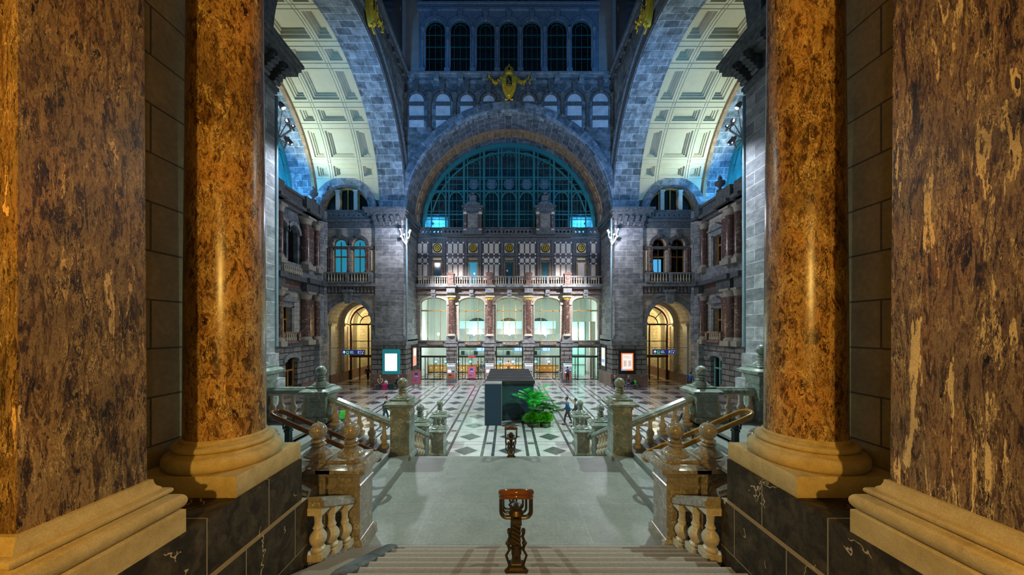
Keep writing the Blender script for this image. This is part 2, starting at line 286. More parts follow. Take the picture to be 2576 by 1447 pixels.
# ------------------------------------------------------------------ mesh helpers
class MB:
    def __init__(s): s.v = []; s.f = []; s.uv = {}
    def box(s, x0, x1, y0, y1, z0, z1):
        n = len(s.v)
        s.v += [(x0, y0, z0), (x1, y0, z0), (x1, y1, z0), (x0, y1, z0), (x0, y0, z1), (x1, y0, z1), (x1, y1, z1), (x0, y1, z1)]
        s.f += [tuple(n+i for i in q) for q in ((0, 3, 2, 1), (4, 5, 6, 7), (0, 1, 5, 4), (1, 2, 6, 5), (2, 3, 7, 6), (3, 0, 4, 7))]; return s
    def cb(s, cx, cy, cz, sx, sy, sz): return s.box(cx-sx/2, cx+sx/2, cy-sy/2, cy+sy/2, cz-sz/2, cz+sz/2)
    def frust(s, cx, cy, z0, z1, a0, b0, a1, b1):
        n = len(s.v)
        for z, a, b_ in ((z0, a0, b0), (z1, a1, b1)): s.v += [(cx-a, cy-b_, z), (cx+a, cy-b_, z), (cx+a, cy+b_, z), (cx-a, cy+b_, z)]
        s.f += [tuple(n+i for i in q) for q in ((0, 3, 2, 1), (4, 5, 6, 7), (0, 1, 5, 4), (1, 2, 6, 5), (2, 3, 7, 6), (3, 0, 4, 7))]; return s
    def sqlathe(s, prof, cx, cy, z=0, ay=None):   # square section profile (half width, height)
        n = len(s.v)
        for r, h in prof:
            rx, ry = (r, r) if ay is None else (r, r+ay)
            s.v += [(cx-rx, cy-ry, z+h), (cx+rx, cy-ry, z+h), (cx+rx, cy+ry, z+h), (cx-rx, cy+ry, z+h)]
        for i in range(len(prof)-1):
            for k in range(4): s.f.append((n+4*i+k, n+4*i+(k+1) % 4, n+4*i+4+(k+1) % 4, n+4*i+4+k))
        s.f.append((n+3, n+2, n+1, n)); m = n+4*(len(prof)-1); s.f.append((m, m+1, m+2, m+3)); return s
    def lathe(s, prof, cx=0, cy=0, cz=0, n=16, a0=0, a1=2*PI, axis='z'):
        full = abs(a1-a0-2*PI) < 1e-4; m = n if full else n+1; b_ = len(s.v)
        for r, h in prof:
            for k in range(m):
                a = a0+(a1-a0)*k/n; q = (r*cos(a), r*sin(a), h)
                if axis == 'y': q = (q[0], q[2], q[1])
                if axis == 'x': q = (q[2], q[0], q[1])
                s.v.append((cx+q[0], cy+q[1], cz+q[2]))
        for i in range(len(prof)-1):
            for k in range(n if full else n):
                k2 = (k+1) % m if full else k+1
                s.f.append((b_+i*m+k, b_+i*m+k2, b_+(i+1)*m+k2, b_+(i+1)*m+k))
        if full:
            if prof[0][0] > 1e-5: s.f.append(tuple(b_+k for k in range(m))[::-1])
            if prof[-1][0] > 1e-5: s.f.append(tuple(b_+(len(prof)-1)*m+k for k in range(m)))
        return s
    def ball(s, cx, cy, cz, r, n=16, sx=1, sy=1, sz=1):
        b_ = len(s.v); rings = n//2
        pts = [(0, 0, -1)]+[(sin(PI*i/rings)*cos(2*PI*k/n), sin(PI*i/rings)*sin(2*PI*k/n), -cos(PI*i/rings)) for i in range(1, rings) for k in range(n)]+[(0, 0, 1)]
        s.v += [(cx+r*sx*x_, cy+r*sy*y_, cz+r*sz*z_) for x_, y_, z_ in pts]
        for k in range(n): s.f.append((b_, b_+1+(k+1) % n, b_+1+k))
        for i in range(rings-2):
            for k in range(n): s.f.append((b_+1+i*n+k, b_+1+i*n+(k+1) % n, b_+1+(i+1)*n+(k+1) % n, b_+1+(i+1)*n+k))
        L = b_+1+(rings-1)*n
        for k in range(n): s.f.append((L, L-n+k, L-n+(k+1) % n))
        return s
    def tube(s, pts, r, n=8, closed=False, r2=None):
        pts = [Vector(q) for q in pts]; N = len(pts); b_ = len(s.v)
        up0 = None
        for i in range(N):
            if closed: d = (pts[(i+1) % N]-pts[i-1]).normalized()
            else: d = (pts[min(i+1, N-1)]-pts[max(i-1, 0)]).normalized()
            if up0 is None: up0 = Vector((0, 0, 1)) if abs(d.z) < .9 else Vector((0, 1, 0))
            sd = d.cross(up0); sd = sd.normalized() if sd.length > 1e-6 else Vector((1, 0, 0))
            up = sd.cross(d).normalized(); up0 = up
            rr = r if r2 is None else r+(r2-r)*i/(N-1)
            for k in range(n):
                a = 2*PI*k/n; s.v.append(tuple(pts[i]+sd*rr*cos(a)+up*rr*sin(a)))
        for i in range(N if closed else N-1):
            j = (i+1) % N
            for k in range(n): s.f.append((b_+i*n+k, b_+i*n+(k+1) % n, b_+j*n+(k+1) % n, b_+j*n+k))
        if not closed: s.f.append(tuple(b_+k for k in range(n))[::-1]); s.f.append(tuple(b_+(N-1)*n+k for k in range(n)))
        return s
    def prism(s, poly, d0, d1, axis='y', holes=()):
        # poly / holes: 2-D outlines (a,b); axis y -> (a,d,b); axis x -> (d,a,b); axis z -> (a,b,d)
        def P(a, b__, d): return (a, d, b__) if axis == 'y' else ((d, a, b__) if axis == 'x' else (a, b__, d))
        loops = [list(poly)]+[list(h) for h in holes]; flat = [q for l in loops for q in l]
        tris = tessellate_polygon([[Vector((q[0], q[1], 0)) for q in l] for l in loops])
        b_ = len(s.v); n = len(flat)
        s.v += [P(q[0], q[1], d0) for q in flat]+[P(q[0], q[1], d1) for q in flat]
        for tr in tris: s.f.append(tuple(b_+i for i in tr)); s.f.append(tuple(b_+n+i for i in tr[::-1]))
        k = 0
        for l in loops:
            m = len(l)
            for i in range(m): j = (i+1) % m; s.f.append((b_+k+i, b_+k+j, b_+n+k+j, b_+n+k+i))
            k += m
        return s
    def xf(s, mat, since=0):
        for i in range(since, len(s.v)): s.v[i] = tuple(mat @ Vector(s.v[i]))
        return s
    def build(s, name, mat, parent=None, kind=None, smooth=True, world=False, uvs=None):
        me = bpy.data.meshes.new(name); v = s.v
        if world and parent is not None:
            l = parent.location; v = [(q[0]-l[0], q[1]-l[1], q[2]-l[2]) for q in v]
        me.from_pydata(v, [], s.f); me.update()
        if uvs:
            ul = me.uv_layers.new(name='UVMap')
            for lp in me.loops: ul.data[lp.index].uv = uvs[lp.vertex_index]
        bm = bmesh.new(); bm.from_mesh(me); bmesh.ops.recalc_face_normals(bm, faces=bm.faces); bm.to_mesh(me); bm.free()
        if smooth:
            me.polygons.foreach_set('use_smooth', [True]*len(me.polygons)); me.set_sharp_from_angle(angle=.65)
        me.materials.append(M[mat] if isinstance(mat, str) else mat)
        o = bpy.data.objects.new(name, me); C.objects.link(o)
        if parent is not None: o.parent = parent
        if kind: o['kind'] = kind
        return o
def tag(o, label, cat, group=None):
    o['label'] = label; o['category'] = cat
    if group: o['group'] = group
    return o
def sub(mb, name, mat, part, root):
    l = root.location; mb.v = [(q[0]-l[0], q[1]-l[1], q[2]-l[2]) for q in mb.v]; return mb.build(name, mat, part)
def thing(name, label, cat, loc=(0, 0, 0), rz=0, group=None):
    o = bpy.data.objects.new(name, None); C.objects.link(o); o.location = loc; o.rotation_euler = (0, 0, rz); o.empty_display_size = .2
    return tag(o, label, cat, group)
def struct(name, mb, mat, parent=None, **k): return mb.build(name, mat, parent, kind=None if parent else 'structure', **k)
def semp(name, loc=(0, 0, 0)):
    o = bpy.data.objects.new(name, None); C.objects.link(o); o.location = loc; o['kind'] = 'structure'; o.empty_display_size = .2; return o
def dup(root, loc, rz=0, label=None, group=None):
    r = root.copy(); C.objects.link(r); r.location = loc; r.rotation_euler = (0, 0, rz)
    if label: r['label'] = label
    if group: r['group'] = group
    for ch in list(root.children):
        c = ch.copy(); C.objects.link(c); c.parent = r
        for g2 in list(ch.children): d = g2.copy(); C.objects.link(d); d.parent = c
    return r
def PX(px, Y): return CXW+(px-VX)*Y/F
def PZ(py, Y): return EYE+(VY-py)*Y/F
def arc(cx, cz, r, a0, a1, n, rz=None):
    rz = rz or r
    return [(cx+r*cos(math.radians(a0+(a1-a0)*i/n)), cz+rz*sin(math.radians(a0+(a1-a0)*i/n))) for i in range(n+1)]
def archhole(cx, hw, z0, zs, rise=None, n=20):  # opening with arched head
    return [(cx-hw, z0), (cx+hw, z0)]+arc(cx, zs, hw, 0, 180, n, rise if rise else hw)
def rect(a0, a1, b0, b1): return [(a0, b0), (a1, b0), (a1, b1), (a0, b1)]
def band(mb, cx, cz, r0, r1, d0, d1, a0=0, a1=180, n=40, axis='y', rz0=None, rz1=None):
    return mb.prism(arc(cx, cz, r1, a0, a1, n, rz1)+arc(cx, cz, r0, a1, a0, n, rz0), d0, d1, axis)
def stepmesh(us, vs, depth, mapf):   # heightfield of rectangular cells; depth(u,v)->d ; mapf(u,v,d)->xyz
    mb = MB(); us = sorted(set(us)); vs = sorted(set(vs)); D = {}
    for i in range(len(us)-1):
        for j in range(len(vs)-1): D[i, j] = depth((us[i]+us[i+1])/2, (vs[j]+vs[j+1])/2)
    def q(a, b_, c, d):
        n = len(mb.v); mb.v += [mapf(*a), mapf(*b_), mapf(*c), mapf(*d)]; mb.f.append((n, n+1, n+2, n+3))
    for (i, j), d in D.items():
        if d is None: continue
        u0, u1, v0, v1 = us[i], us[i+1], vs[j], vs[j+1]
        q((u0, v0, d), (u1, v0, d), (u1, v1, d), (u0, v1, d))
        e = D.get((i+1, j))
        if e is not None and abs(e-d) > 1e-6: q((u1, v0, d), (u1, v1, d), (u1, v1, e), (u1, v0, e))
        e = D.get((i, j+1))
        if e is not None and abs(e-d) > 1e-6: q((u0, v1, d), (u1, v1, d), (u1, v1, e), (u0, v1, e))
    return mb
# ================================================================== THE SETTING
YF, YB, YW = 35.7, 36.0, 41.0        # far pier face, side bay wall, ticket-hall arcade
XH = 10.9; YC = 25.6; RA = 10.0; ZS = 18.8
SN = {-1: 'left', 1: 'right'}
fl = MB(); fl.box(-24, 24, 11.9, 60, -.3, 0); struct('floor', fl, 'floor', smooth=False)

# ---- side arches: wall with arch, stone band, coffers, outer band, lunette window
def soffit(name, s, x0, x1, r, mat, parent, yc=YC, zc=ZS, n=60, a0=0, a1=180):
    mb = MB(); uv = []
    for i in range(n+1):
        a = math.radians(a0+(a1-a0)*i/n); y, z = yc+r*cos(a), zc+r*sin(a)
        for x in (x0, x1): mb.v.append((s*x, y, z)); uv.append((x, r*a))
    for i in range(n): mb.f.append((2*i, 2*i+1, 2*i+3, 2*i+2))
    return struct(name, mb, mat, parent, uvs=uv)
for s in (-1, 1):
    W = semp('wall_'+SN[s])
    zt = PZ(190, YF)   # hall cornice height
    mb = MB(); hole = [(YC+RA, 17.9)]+arc(YC, ZS, RA, 0, 180, 48)+[(YC-RA, 17.9)]
    outl = [(12, 17.9), (YC-RA, 17.9)]+arc(YC, ZS, RA, 180, 0, 48)+[(YC+RA, 17.9), (YF+1.2, 17.9), (YF+1.2, 50), (12, 50)]
    mb.prism(outl, s*XH, s*(XH+2.5), 'x'); struct('arch_spandrel', mb, 'blue', W)
    soffit('stone_arch_band', s, XH-.02, 13.5, RA-.03, 'blue_arch', W)
    # archivolt moulding on the hall face
    mb = MB(); band(mb, YC, ZS, RA+.1, RA+1.0, s*(XH-.12), s*XH, axis='x', n=60); band(mb, YC, ZS, RA+1.0, RA+1.2, s*(XH-.3), s*XH, axis='x', n=60); struct('archivolt_moulding', mb, 'dledge', W)
    # cornice above and clerestory strip
    mb = MB()
    for (dz, ex) in ((-1.1, .15), (-.55, .35), (-.2, .6)): mb.box(*sorted((s*(XH-ex), s*XH)), 12, YF, zt+dz, zt+dz+(.35 if dz < -.3 else .35))
    for k in range(16): mb.cb(s*(XH-.2), 14+k*1.35, zt-.75, .35, .3, .5)
    struct('cornice', mb, 'dledge', W)
    mb = MB()
    for k in range(9): mb.lathe([(.16, 0), (.16, .3), (.11, .4), (.11, 5), (.2, 5.3), (.2, 5.6)], s*(XH+.15), 34.2-k*1.75, zt+.15, 10)
    for k in range(8): band(mb, 33.3-k*1.75, zt+5.7, .62, .85, s*(XH+.05), s*(XH+.3), axis='x', n=12)
    mb.box(*sorted((s*(XH+.1), s*(XH+.45))), 14, 35.4, zt+6.7, zt+8); mb.box(*sorted((s*(XH-.1), s*(XH+.4))), 34.6, 35.7, zt, zt+9)
    struct('clerestory_frame', mb, 'bframe', W)
    mb = MB(); mb.box(*sorted((s*(XH-.02), s*(XH+.06))), 12, YF, zt+.1, 50); struct('clerestory_pane', mb, 'blackglass', W)
    # coffered vault
    us = [13.5, 20.0]; cols = [(14.4, .55), (16.75, 1.22), (19.1, .55)]; rows = []
    for a in (90, 62, 34, 118, 146): rows.append((a, 6.6))
    for a in (76, 48, 20, 104, 132, 160): rows.append((a, 2.7))
    rects = []
    for uc, uh in cols:
        for a, h in rows:
            for q, (k1, k2, d) in enumerate(((0, 0, .22), (.16, .9, .40), (.27, 1.5, .58))):
                if h < 3: k2 *= .75
                rects.append((uc-uh+k1, uc+uh-k1, a-h+k2, a+h-k2, d))
    gr = []
    for u in (15.12, 15.37, 18.13, 18.38): gr.append((u-.035, u+.035, 8, 172, .07))
    for a in (83.0-.0, 69, 55, 41, 27, 97, 111, 125, 139, 153):
        for o in (-.85, .85):
            pass
    for k in range(-6, 7):
        a = 90+k*14+7
        for o in (-.0,): pass
    for a, h in rows:
        for sg in (-1, 1):
            e = a+sg*(h+1.15); gr.append((13.55, 19.95, e-.22, e+.22, .07))
    for q in rects+gr: us += [q[0], q[1]]
    us += [14+.25*k for k in range(25)]; vs = [4, 176]+[155+k for k in range(21)]+[4+k for k in range(22)]+[q[2] for q in rects+gr]+[q[3] for q in rects+gr]+list(range(4, 177, 4))
    vs = sorted(v for v in set(round(v, 3) for v in vs) if 3.9 < v < 176.1); us = sorted(set(round(u, 3) for u in us))
    def dep(u, v):
        d = 0
        if v < 60 and (u-17.05)**2+(ZS+RA*sin(math.radians(v))-18.45)**2 < 2.95**2: return None
        for q in rects+gr:
            if q[0]-1e-4 < u < q[1]+1e-4 and q[2]-1e-4 < v < q[3]+1e-4: d = max(d, q[4])
        return d
    def mp(u, v, d):
        a = math.radians(v); r = RA+.06+d; return (s*u, YC+r*cos(a), ZS+r*sin(a))
    struct('coffered_vault', stepmesh(us, vs, dep, mp), 'coffer', W, smooth=False)
    # brown inner edge + outer blue band + lunette window
    mb = MB(); band(mb, YC, ZS, RA-.28, RA+.6, s*20.0, s*20.35, axis='x', n=60); struct('brown_arch_edge', mb, 'brown', W)
    soffit('outer_stone_band', s, 20.35, 22.6, RA-.28, 'blue_arch', W)
    mb = MB(); mb.prism(arc(YC, ZS, RA-.28, 0, 180, 40), s*22.75, s*22.85, 'x'); struct('lit_room', mb, 'litblue2', W)
    win = semp('window_%d' % (1 if s < 0 else 2))
    mb = MB(); band(mb, YC, ZS, RA-.75, RA-.3, s*22.3, s*22.6, axis='x', n=48); band(mb, YC, ZS, RA-2.0, RA-1.85, s*22.3, s*22.5, axis='x', n=48)
    for k in range(-7, 8):
        y = YC+k*1.22; h = math.sqrt(max(0, (RA-.5)**2-(y-YC)**2)); wd = .16 if k % 2 else .07
        mb.cb(s*22.4, y, ZS+h/2, .16, wd, h)
    for z in (1.2, 2.9, 4.6, 6.3):
        h = math.sqrt((RA-.5)**2-z*z); mb.cb(s*22.4, YC, ZS+z, .1, 2*h, .09)
    for k in range(-3, 4): band(mb, YC+k*2.44, ZS+4.7, .95, 1.05, s*22.35, s*22.45, axis='x', n=14)
    struct('window_frame', mb, 'iron', win)
    mb = MB(); mb.prism(arc(YC, ZS, RA-.5, 0, 180, 40), s*22.5, s*22.53, 'x'); struct('pane', mb, 'dglass', win)
    # closing wall above the bays' ledge
    # ---- near and far piers
    P = semp('wall_near_pier_'+SN[s])
    mb = MB(); mb.box(*sorted((s*XH, s*21)), 12.2, 15.8, 0, 17.2); struct('pier_shaft', mb, 'pier', P, smooth=False)
    mb = MB(); mb.box(*sorted((s*(XH-.22), s*21)), 12.0, 16.02, 0, 3.3); mb.box(*sorted((s*(XH-.12), s*21)), 12.0, 15.92, 3.3, 4.9); mb.box(*sorted((s*(XH-.30), s*21)), 12.0, 16.1, 3.3, 3.75)
    struct('pier_plinth', mb, 'pier', P, smooth=False)
    mb = MB()
    for z0, z1, ex in ((16.9, 17.05, .08), (17.05, 17.2, .14), (17.2, 17.95, .02), (17.95, 18.1, .45), (18.1, 18.35, .75), (18.35, 18.55, .85), (18.55, 18.7, .95)):
        mb.box(*sorted((s*(XH-ex), s*21)), 12, 15.8+ex*.75, z0, z1)
    for y in (12.9, 13.9, 14.9, 15.6):
        for k in range(5): mb.cb(s*(XH-.12-.09*k), y, 17.35+.14*k, .3+.1*k, .34-.02*k, .16)
        mb.lathe([(.17, -.19), (.17, .19)], s*(XH-.55), y, 17.95, 10, axis='y'); mb.lathe([(.1, -.19), (.1, .19)], s*(XH-.2), y, 17.32, 10, axis='y')
    struct('bracketed_cornice', mb, 'dledge', P)
    mb = MB(); mb.box(*sorted((s*(XH+.05), s*13.5)), 12, 15.62, 18.6, 24); struct('pier_upper', mb, 'blue', P, smooth=False)
    P = semp('wall_far_pier_'+SN[s])
    mb = MB(); mb.box(*sorted((s*11.05, s*14.0)), YF, YW, 4.9, 17.6); struct('pier_shaft', mb, 'pier', P, smooth=False)
    mb = MB(); mb.box(*sorted((s*10.75, s*14.15)), YF-.3, YW-1.4, 1.35, 4.35)
    for k in range(6): mb.box(*sorted((s*10.68, s*14.22)), YF-.37, YW-1.5, 1.38+k*.5, 1.82+k*.5)
    struct('rusticated_base', mb, 'rust', P)
    mb = MB(); mb.box(*sorted((s*10.6, s*14.25)), YF-.42, YW-1.3, 4.35, 4.95); mb.box(*sorted((s*10.85, s*14.15)), YF-.2, YW, 4.95, 5.35); mb.box(*sorted((s*10.6, s*14.25)), YF-.5, YW-1.2, 4.75, 4.9)
    struct('plinth_moulding', mb, 'ledge', P)
    mb = MB(); mb.box(*sorted((s*10.5, s*14.3)), YF-.55, YW-1.2, 0, 1.4); struct('granite_footing', mb, 'granite', P)
    mb = MB()
    for z0, z1, ex in ((16.6, 16.8, .12), (17.4, 17.7, .3), (17.7, 18.0, .6), (18.0, 18.25, .8), (18.25, 18.5, .95)): mb.box(*sorted((s*(11.05-ex*.6), s*(14.0+ex))), YF-ex, YW, z0, z1)
    for k in range(5):
        for j in range(4): mb.cb(s*(11.4+k*.62), YF-.1-.12*j, 16.95+.2*j, .3, .25+.12*j, .2)
    struct('bracketed_cornice', mb, 'dledge', P)
    mb = MB(); mb.box(*sorted((s*XH, s*13.5)), YF-.08, YF+.6, 18.5, 20.2)
    # ---- side bay wall with door arch, double window, lunette
    B = semp('wall_bay_'+SN[s]); bx = s*16.85; lx = s*17.05
    def mir(poly, c): return poly
    mb = MB(); out = rect(min(s*14, s*20.3), max(s*14, s*20.3), 0, 9.6)
    mb.prism(out, YB, YB+.5, 'y', [archhole(bx, 2.38, .02, 6.64)]); struct('ashlar_wall', mb, 'cream', B, smooth=False)
    mb = MB(); band(mb, bx, 6.64, 2.36, 2.86, YB-.18, YB+.02, n=32)
    for q in (-1, 1):
        mb.box(bx+q*2.61-.25, bx+q*2.61+.25, YB-.15, YB+.02, 0, 6.5); mb.box(bx+q*2.61-.32, bx+q*2.61+.32, YB-.28, YB+.02, 6.45, 6.75)
    mb.prism([(bx-.28, 8.7), (bx+.28, 8.7), (bx+.5, 9.95), (bx-.5, 9.95)], YB-.45, YB, 'y'); mb.box(bx-.55, bx+.55, YB-.55, YB, 9.9, 10.15)
    struct('door_arch_surround', mb, 'ledge', B)
    mb = MB(); mb.box(*sorted((s*14, s*20.3)), YB-.1, YB+.5, 9.6, 10.55); struct('frieze', mb, 'granite', B)
    mb = MB(); mb.box(*sorted((s*13.9, s*20.3)), YB-.45, YB+.5, 10.5, 10.85); mb.box(*sorted((s*13.9, s*20.3)), YB-.2, YB+.5, 9.55, 9.75)
    for k in range(16): mb.cb(s*(14.3+k*.38), YB-.15, 10.15, .16, .2, .55)
    struct('string_course', mb, 'ledge', B)
    mb = MB(); cz = 14.9; hs = [archhole(bx+q*1.0-s*.0, .72, 12.0, cz) for q in (-1, 1)]
    mb.prism(rect(min(s*14, s*20.3), max(s*14, s*20.3), 10.85, 16.8), YB+.05, YB+.5, 'y', hs); struct('upper_ashlar_wall', mb, 'cream', B, smooth=False)
    mb = MB()
    for q in (-1, 1): band(mb, bx+q*1.0, cz, .74, 1.06, YB-.2, YB+.05, n=20)
    for q in (-1, 1):
        mb.prism([(bx+q*1.0-.16, 15.6), (bx+q*1.0+.16, 15.6), (bx+q*1.0+.28, 16.5), (bx+q*1.0-.28, 16.5)], YB-.35, YB, 'y')
    mb.box(*sorted((s*14, s*20.3)), YB-.12, YB+.05, 14.45, 14.75); mb.box(*sorted((s*14, s*20.3)), YB-.25, YB+.05, 10.85, 11.95)
    struct('window_arch_surround', mb, 'dledge', B)
    mb = MB()
    for xx in (bx-2.05, bx-1.85, bx, bx+1.85, bx+2.05):
        mb.lathe([(.17, 0), (.17, .15), (.12, .2), (.11, 2.1), (.17, 2.35), (.19, 2.5)], xx, YB-.18, 12.0, 10)
    struct('colonnettes', mb, 'redm', B)
    mb = MB(); mb.box(bx-2.6, bx-2.3, YB-.05, YB+.06, 12.2, 14.3); mb.box(bx+2.3, bx+2.6, YB-.05, YB+.06, 12.2, 14.3); struct('pale_panels', mb, 'slab', B)
    mb = MB()
    for k in range(14):
        if k in (6, 7): continue
        mb.lathe([(.05, 0), (.09, .1), (.10, .25), (.05, .5), (.08, .75), (.08, .8)], bx-1.95+k*.3, YB-.4, 11.0, 8)
    struct('balusters', mb, 'balu', B)
    mb = MB(); mb.box(bx-2.3, bx+2.3, YB-.52, YB-.28, 11.8, 11.95); mb.box(bx-2.3, bx+2.3, YB-.52, YB-.28, 10.85, 11.0); mb.cb(bx, YB-.4, 11.4, .35, .3, 1.0)
    for q in (-1, 1): mb.cb(bx+q*2.4, YB-.4, 11.4, .4, .3, 1.0)
    struct('balustrade_rail', mb, 'ledge', B)
    mb = MB(); mb.box(*sorted((s*13.9, s*20.3)), YB-.45, YB+.5, 17.25, 17.5); mb.box(*sorted((s*13.9, s*20.3)), YB-.15, YB+.5, 16.7, 17.3)
    ps = [ (s*(14.2+k*.52), 17.95) for k in range(12)]
    pr = MB(); holes = [arc(x_, z_, .12, 0, 330, 10) for x_, z_ in ps]
    mb.prism(rect(min(s*14, s*20.3), max(s*14, s*20.3), 17.5, 18.35), YB-.2, YB, 'y', holes); mb.box(*sorted((s*13.9, s*20.3)), YB-.3, YB+.1, 18.35, 18.5)
    struct('pierced_parapet', mb, 'dledge', B)
    mb = MB(); zc = 18.45
    mb.prism([(lx-3.3, zc), (lx-2.5, zc)]+arc(lx, zc, 2.5, 180, 0, 24)+[(lx+3.3, zc)]+arc(lx, zc, 3.3, 0, 180, 28), YB-.75, YB+.2, 'y'); struct('lunette_arch', mb, 'blue', B)
    mb = MB(); mb.box(lx-2.6, lx+2.6, YB+.35, YB+.4, zc, zc+2.6); struct('lunette_dark_room', mb, 'blackglass', B)
    mb = MB()
    for q in (-1, 1): mb.cb(lx+q*.95, YB-.05, zc+1.05, .38, .3, 2.1); mb.cb(lx+q*.95, YB-.05, zc+2.1, .5, .4, .16)
    struct('lunette_piers', mb, 'slab', B)
    mb = MB(); band(mb, lx, zc, 2.3, 2.5, YB+.1, YB+.3, n=24); mb.cb(lx, YB+.2, zc+1.3, .1, .12, 2.4)
    for q in (-1, 1): mb.cb(lx+q*.7, YB+.2, zc+1.2, .08, .12, 2.2); mb.cb(lx+q*1.2, YB+.2, zc+1.1, .08, .12, 2.0)
    struct('lunette_frame', mb, 'doorw', B)
    mb = MB(); mb.prism(arc(lx, zc, 3.3, 180, 0, 30)+[(s*20.4 if s > 0 else s*14-.0, zc) if False else (lx+3.3, zc)], YB+.45, YB+.5, 'y')
    # corner shafts (clustered grey pilasters)
    mb = MB()
    for xx, yy, r in ((19.75, 35.6, .5), (20.1, 35.1, .35), (19.35, 35.85, .3)): mb.lathe([(r, 4.6), (r, 18.3)], s*xx, yy, 0, 14)
    mb.box(*sorted((s*19.2, s*20.4)), 34.6, 36.1, 0, 4.7); struct('corner_shafts', mb, 'pier', B)
    # windows in the double arch
    wn_ = semp('window_%d' % (3 if s < 0 else 4))
    lit = 'litblue'
    mb = MB(); mb.box(bx-1.9, bx+1.9, YB+.9, YB+.95, 12.0 if s < 0 else 11.9, 15.8); 
    if s < 0: struct('lit_room', mb, lit, wn_)
    else:
        struct('dark_room', mb, 'blackglass', wn_)
        mb = MB(); mb.box(bx-1.7, bx-.45, YB+.85, YB+.9, 11.95, 13.55); struct('lit_room', mb, 'litblue2', wn_)
    mb = MB()
    for q in (-1, 1):
        x0 = bx+q*1.0
        band(mb, x0, cz, .62, .72, YB+.3, YB+.4, n=16); mb.cb(x0-.66, YB+.35, 13.4, .1, .1, 3); mb.cb(x0+.66, YB+.35, 13.4, .1, .1, 3); mb.cb(x0, YB+.35, 13.6, .07, .1, 3.3); mb.cb(x0, YB+.35, 13.7, 1.3, .12, .12)
    struct('window_frame', mb, 'doorw', wn_)
    # ---- passage behind the door arch
    Pa = semp('wall_passage_'+SN[s])
    mb = MB(); px0, px1 = bx-2.7, bx+2.7
    mb.box(px0-.5, px0, YB+.5, 56, 0, 9.5); mb.box(px1, px1+.5, YB+.5, 56, 0, 9.5); mb.box(px0, px1, 52, 52.4, 0, 9.5); struct('passage_walls', mb, 'cream', Pa, smooth=False)
    mb = MB(); vv = arc(bx, 6.64, 2.7, 0, 180, 24); mb.prism([(px1+.4, 6.64), (px1+.4, 9.9), (px0-.4, 9.9), (px0-.4, 6.64)]+vv[::-1], YB+.5, 56, 'y'); struct('passage_vault', mb, 'cream', Pa)
    mb = MB()
    for q in (-1, 1):
        for yy in (37.2, 40.2, 43.5, 47): mb.cb(bx+q*2.55, yy, 3.2, .5, .9, 6.4); mb.cb(bx+q*2.5, yy, 6.5, .7, 1.1, .3)
    for yy in (40.2, 43.5, 47): band(mb, bx, 6.64, 2.3, 2.8, yy-.4, yy+.4, n=24)
    struct('passage_ribs', mb, 'slab', Pa)
    mb = MB()
    for q in (-1, 1): mb.box(*sorted((bx+q*2.8, bx+q*2.22)), 36.6, 52, 0, 1.1)
    mb.box(px0, px1, 51.6, 52, 0, 1.3); struct('passage_granite', mb, 'granite', Pa)
    # glazed screen (a window of the passage)
    G = semp('door_%d' % (1 if s < 0 else 2)); gy = 41.0; gx = bx-.0
    mb = MB(); band(mb, gx, 6.64, 2.02, 2.2, gy-.1, gy+.1, n=28); band(mb, gx, 6.64, .95, 1.05, gy-.05, gy+.05, n=20)
    for a in (45, 90, 135): ca, sa = cos(math.radians(a)), sin(math.radians(a)); mb.tube([(gx+1*ca, gy, 6.64+1*sa), (gx+2.1*ca, gy, 6.64+2.1*sa)], .05, 6)
    mb.box(gx-2.1, gx+2.1, gy-.08, gy+.08, 6.5, 6.7); mb.box(gx-2.1, gx+2.1, gy-.08, gy+.08, 4.55, 4.63); mb.box(gx-2.2, gx+2.2, gy-.2, gy+.2, 2.65, 2.95)
    for xx, w_ in ((-2.1, .1), (2.1, .1), (.0, .07), (-1.05, .04), (1.05, .04)): mb.box(gx+xx-w_, gx+xx+w_, gy-.1, gy+.1, 0, 6.6 if abs(xx) != 1.05 else 2.7)
    struct('glazed_screen_frame', mb, 'bronze', G)
    mb = MB(); mb.prism(archhole(gx, 2.05, .1, 6.64), gy, gy+.02, 'y'); struct('pane', mb, 'glass', G)
    # ---- side wall of the bay (seen obliquely)
    S = semp('wall_side_bay_'+SN[s]); XW = 20.0; wy = 30.6 if s < 0 else 32.6; cy_ = 33.0 if s < 0 else 30.3; dy = 31.0 if s < 0 else 32.6
    def hx(a, b__): return sorted((s*a, s*b__))
    mb = MB(); mb.prism(rect(15.8, 36, 0, 4.5), s*(XW-.25), s*(XW+.4), 'x', [archhole(dy, .85, .02, 3.1, .35, 8)]); struct('rusticated_wall', mb, 'rust', S, smooth=False)
    mb = MB(); mb.prism(rect(15.8, 36, 4.5, 9.6), s*XW, s*(XW+.5), 'x', [rect(wy-.62, wy+.62, 5.0, 8.0)]); struct('ashlar_wall', mb, 'cream', S, smooth=False)
    mb = MB(); hh = [rect(wy-.62, wy+.62, 12.2, 15.0)] if s > 0 else [archhole(29.9, .75, 12.1, 14.9, None, 10), archhole(31.6, .7, 12.1, 14.9, None, 10)]
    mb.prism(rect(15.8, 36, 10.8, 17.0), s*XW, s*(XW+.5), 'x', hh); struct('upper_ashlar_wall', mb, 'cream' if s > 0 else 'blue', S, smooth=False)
    mb = MB()
    for z0, z1, ex in ((4.4, 4.75, .45), (9.55, 9.8, .25), (10.45, 10.85, .8), (16.9, 17.2, .3), (17.2, 17.5, .75), (18.35, 18.6, .55)): mb.box(*hx(XW-ex, XW+.5), 15.8, 36, z0, z1)
    mb.box(*hx(XW-.35, XW-.15), 15.8, 36, 17.5, 18.35)
